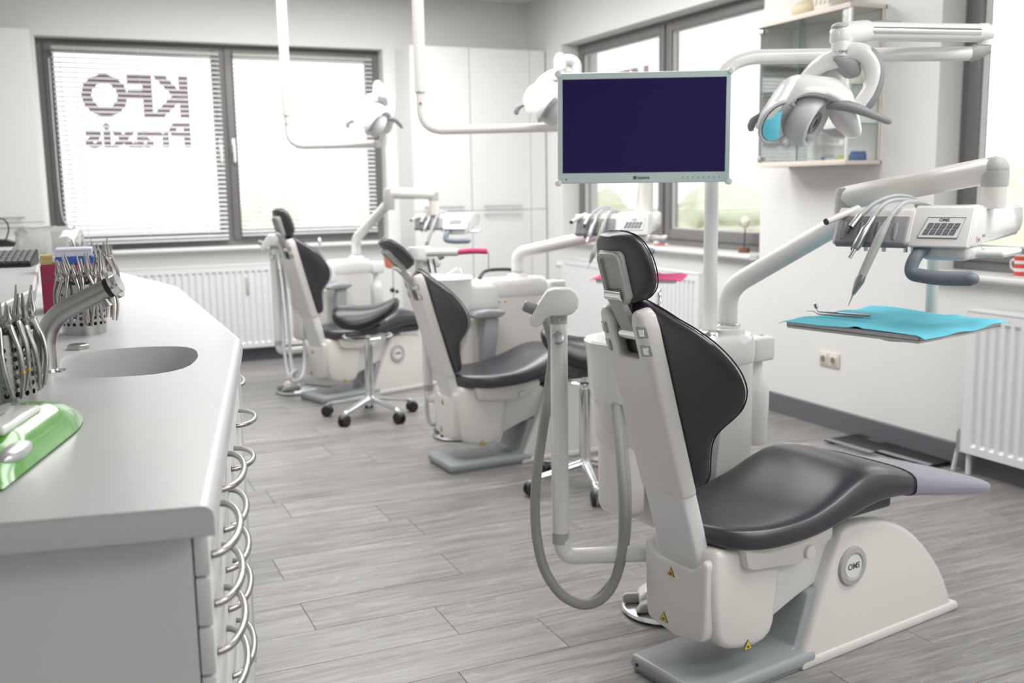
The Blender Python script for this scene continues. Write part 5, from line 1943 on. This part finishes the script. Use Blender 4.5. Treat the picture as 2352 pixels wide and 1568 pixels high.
for z in (1.69, 1.885, 2.06):
    s = P('glass_shelf', M().box(CX0 + .018, XR - .012, CY0 + .012, CY1 - .02, z, z + .006), SHOWGLASS, smooth=0)
    P('shelf_edge', M().box(CX0 + .0165, CX0 + .018, CY0 + .012, CY1 - .02, z, z + .006), GREENEDGE, s, smooth=0)
    P('shelf_edge', M().box(CX0 + .018, XR - .012, CY0 + .0105, CY0 + .012, z, z + .006), GREENEDGE, s, smooth=0)
for z in (CZ0 + .05, CZ1 - .05):
    P('door_hinge', M().box(CX0 - .003, CX0 + .012, CY1 - .045, CY1 - .012, z - .012, z + .012, .002), ALU)


def jaw(label, loc, rz, s, m, teeth, upper=True):
    t = thing('dental_model', label, 'dental model', loc, rz, 'dental plaster models')
    b = M()
    n = 18
    ro, ri = [], []
    for i in range(n + 1):
        a = math.pi * i / n
        ro.append((.034 * s * math.cos(a), .044 * s * math.sin(a)))
        ri.append((.018 * s * math.cos(a), .026 * s * math.sin(a)))
    poly = [(x, y - .012 * s) for x, y in ro] + [(x, y - .012 * s) for x, y in reversed(ri)]
    b.prism(poly, 0, .022 * s, 'z', bev=.002 * s)
    part('base', b, m, t)
    for i in range(12):
        a = math.pi * (i + .5) / 12
        x, y = .027 * s * math.cos(a), .036 * s * math.sin(a) - .012 * s
        part('tooth', M().ball((x, y, .026 * s), .0048 * s, .0048 * s, .008 * s, 8, 6), teeth, t)
    return t


zb_ = CZ0 + .0205
jaw('cream plaster jaw on the upper glass shelf at the left', (3.84, 4.72, 2.0665), R(90), 1.7, OLIVEW, BONE)
jaw('terracotta jaw model on the upper glass shelf near its middle', (3.84, 4.56, 2.0665), R(80), 1.4, TERRA, BONE)
jaw('terracotta jaw model on the upper glass shelf beside the corner post', (3.86, 4.30, 2.0665), R(100), 1.6, TERRA, OLIVEW)
jaw('cream plaster jaw on the middle glass shelf behind the lamp', (3.84, 4.62, 1.8915), R(95), 1.4, OLIVEW, BONE)
jaw('bone-white jaw model on the middle shelf at the near end', (3.87, 4.22, 1.8915), R(70), 1.5, BONE, BONE)
jaw('blue resin jaw model on the bottom board near the glass seam', (3.85, 4.40, zb_), R(95), 1.2, BLUETOY, BONE)
jaw('blue resin jaw model on the bottom board behind the corner post', (3.88, 4.20, zb_), R(80), 1.5, BLUETOY, BLUETOY)
jaw('lime resin jaw model on the bottom board at the corner post', (3.83, 4.26, zb_), R(110), 1.0, LIME, LIME)
single('steel_beaker', M().lathe([(0, 0), (.028, 0), (.030, .004), (.030, .085), (.028, .085), (.027, .006), (0, .004)], (0, 0, 0), 28), STEEL, 'small polished steel beaker on the bottom board of the display cabinet', 'beaker', (3.78, 4.53, zb_))
single('white_model_box', M().box(-.02, .02, -.035, .035, 0, .022, .003), WHITE, 'small white plastic box on the bottom board of the display cabinet', 'box', (3.80, 4.31, zb_))
for i, (y, lab) in enumerate(((4.78, 'tiny pink denture piece near the left end of the bottom board'), (4.66, 'tiny pink denture piece left of the steel beaker'))):
    single('denture_piece', M().tube([(-.02, -.015, .006), (-.008, .012, .008), (.012, .012, .008), (.02, -.015, .006)], .007, 8, sub=4), CORAL, lab, 'denture', (3.80, y, zb_))
# big jaw model on top of the cabinet
t = thing('tooth_model', 'large cream tooth and jaw model on top of the display cabinet', 'dental model', (3.84, 4.50, CZ1))
part('jaw_block', M().ball((0, .10, .045), .06, .10, .05, 20, 12), OLIVEW, t)
part('jaw_block', M().prism([(-.16, 0), (-.02, 0), (.0, .09), (-.05, .13), (-.14, .12)], -.05, .05, 'x', bev=.02, seg=3), BONE, t)
for i in range(4):
    part('tooth', M().ball((-.05, -.14 + i * .034, .065), .010, .014, .028, 10, 8), BONE, t)
part('hinge_wire', M().tube([(0, -.10, .10), (0, -.16, .16), (0, -.22, .10), (0, -.20, .02)], .004, 8, sub=5), GOLD, t)

# ---------------------------------------------------------------- double wall socket
t = thing('wall_socket', 'cream double wall socket on the right wall below the tray', 'socket', (XR, 4.455, .355))
for i, y in enumerate((.0405, -.0405)):
    f = part('socket_frame', M().box(-.010, 0, y - .040, y + .040, 0, .081, .003), SOCKET, t)
    part('socket_insert', M().box(-.016, -.008, y - .027, y + .027, .013, .068, .004), SOCKET, f)
    part('socket_well', put(M().lathe([(.020, .0), (.021, -.001), (.019, -.010), (0, -.010)], (0, 0, 0), 24), T(-.0165, y, .0405) @ RY(R(-90)) @ T(0, 0, .0005)), SOCKETD, f)
    part('socket_ring', put(M().lathe([(.0195, 0), (.0215, .001), (.0225, 0)], (0, 0, 0), 24, cap=False), T(-.0166, y, .0405) @ RY(R(-90))), SOCKET, f)

# ---------------------------------------------------------------- black scales on the floor by the wall
s0 = at_z(1966, 1024, 0)
for i, (c, lab) in enumerate(((at_z(1990, 1024, 0), 'flat black glass scale on the floor, farther from the radiator'), (at_z(2118, 1052, 0), 'flat black glass scale on the floor, nearer the radiator'))):
    t = thing('bathroom_scale', lab, 'scale', (c.x, c.y, 0), R(4), 'black floor scales')
    part('glass_platform', M().box(-.15, .15, -.16, .16, .012, .022, .003), BLACK, t)
    part('metal_strip', M().box(-.15, -.112, -.16, .16, .0215, .0235, .001, 1), MIDG, t)
    part('display_window', M().box(.05, .09, -.05, .05, .0215, .0228), DARKG, t, smooth=0)
    for sx in (-1, 1):
        for sy in (-1, 1):
            part('foot', M().cyl((sx * .11, sy * .12, 0), (sx * .11, sy * .12, .013), .018, seg=14), RUBBER, t)

# ---------------------------------------------------------------- things on the right-hand sills
p = at_x(1709, 572, 4.02)
t = thing('bird_ornament', 'white bird head ornament on a wire with a round wood base', 'ornament', (4.02, p.y, ZS))
part('wood_base', M().lathe([(0, 0), (.036, 0), (.036, .030), (.034, .032), (0, .032)], (0, 0, 0), 24), WOODB, t)
part('wire', M().cyl((0, 0, .03), (.004, -.004, .17), .0035, seg=8), BLACK, t)
part('bird_body', M().ball((.004, -.004, .195), .034, .036, .038, 18, 12).ball((.004, -.030, .205), .016, .018, .014), BONE, t)
part('wing', M().ball((-.022, .01, .195), .012, .022, .024), PALE, t)
p = at_x(1512, 561, 3.99)
t = thing('toothbrush', 'red toothbrush lying on the far sill', 'toothbrush', (3.99, p.y, ZS + .005))
part('handle', M().tube([(0, .06, .003), (0, 0, .004), (0, -.13, .004)], [.006, .007, .004], 10, sub=3), RED, t)
part('bristles', M().box(-.005, .005, -.13, -.10, .004, .016), WHITE, t)
p = at_x(1508, 553, 4.03)
single('white_bottle_cap', M().lathe([(0, 0), (.024, 0), (.022, .025), (.012, .03), (0, .03)], (0, 0, 0), 20), WHITE, 'small white cap on the far sill beside the red toothbrush', 'cap', (4.03, p.y, ZS))
p = at_x(2349, 616, 4.0)
t = thing('striped_mug', 'red and white striped mug on the near sill at the right edge', 'mug', (4.0, p.y, ZS))
part('mug_body', M().lathe([(0, 0), (.034, 0), (.037, .01), (.037, .10), (.035, .10), (.034, .01), (0, .008)], (0, 0, 0), 28), WHITE, t)
for z in (.0, .035, .07):
    part('stripe', M().lathe([(.0374, z + .006), (.0377, z + .012), (.0377, z + .022), (.0374, z + .026)], (0, 0, 0), 28, cap=False), RED, t)
part('handle', M().tube([(0, .036, .08), (0, .062, .07), (0, .060, .04), (0, .036, .025)], .005, 8, sub=4), WHITE, t)

# ---------------------------------------------------------------- outdoors
struct('outdoor_ground', M().box(-120, 160, 9.2, 200, -4.3, -4.0).box(4.6, 160, -60, 9.2, -4.3, -4.0), GROUND)


def crown_mesh(seed, r, h):
    rnd = random.Random(seed)
    b = M()
    for i in range(9):
        bm = bmesh.new()
        bmesh.ops.create_icosphere(bm, subdivisions=3, radius=1)
        a = rnd.uniform(0, 6.28)
        rr = rnd.uniform(.45, .62)
        off = Vector((math.cos(a) * .55 * r, math.sin(a) * .55 * r, h * (.30 + .60 * rnd.random()))) if i else Vector((0, 0, h * .55))
        k = [rnd.uniform(2, 7) for _ in range(6)]
        for v in bm.verts:
            c = v.co
            n = .10 * math.sin(k[0] * c.x + k[1] * c.y) + .10 * math.sin(k[2] * c.y + k[3] * c.z) + .08 * math.sin(k[4] * c.z * 2 + k[5] * c.x * 2) + rnd.uniform(-.07, .07)
            v.co = Vector((c.x * r * rr, c.y * r * rr, c.z * h * .42)) * (1 + n) + off
        b.add(bm)
    return b


trees = [(15.5, 27.0, 3.0, 4.05, 'pale green tree outside the far right-hand window, left of the mullion'), (20.0, 26.5, 3.0, 4.2, 'pale green tree outside the far right-hand window, right of the mullion'),
         (26.0, 28.5, 3.6, 4.6, 'tall pale green tree outside, seen right of the white lamp pole'), (12.0, 32.0, 3.4, 4.0, 'rounded tree outside, seen under the monitor'), (34.0, 29.0, 3.4, 4.5, 'bushy tree outside toward the display cabinet'),
         (25.5, 19.5, 3.0, 4.2, 'bushy tree outside the near window at the right edge'), (33.0, 22.0, 3.6, 4.5, 'broad tree outside beyond the near window'), (11.5, 62.0, 1.9, 4.5, 'distant tree behind the right-hand blind')]
for i, (x, y, r, h, lab) in enumerate(trees):
    t = thing('tree', lab, 'tree', (x, y, -4.0), random.uniform(0, 6), 'trees outside the windows')
    part('crown', crown_mesh(50 + i, r, h), LEAF, t, smooth=170)
    part('trunk', M().cyl((0, 0, 0), (0, 0, h * .4), .22, .16, seg=12), BARK, t)
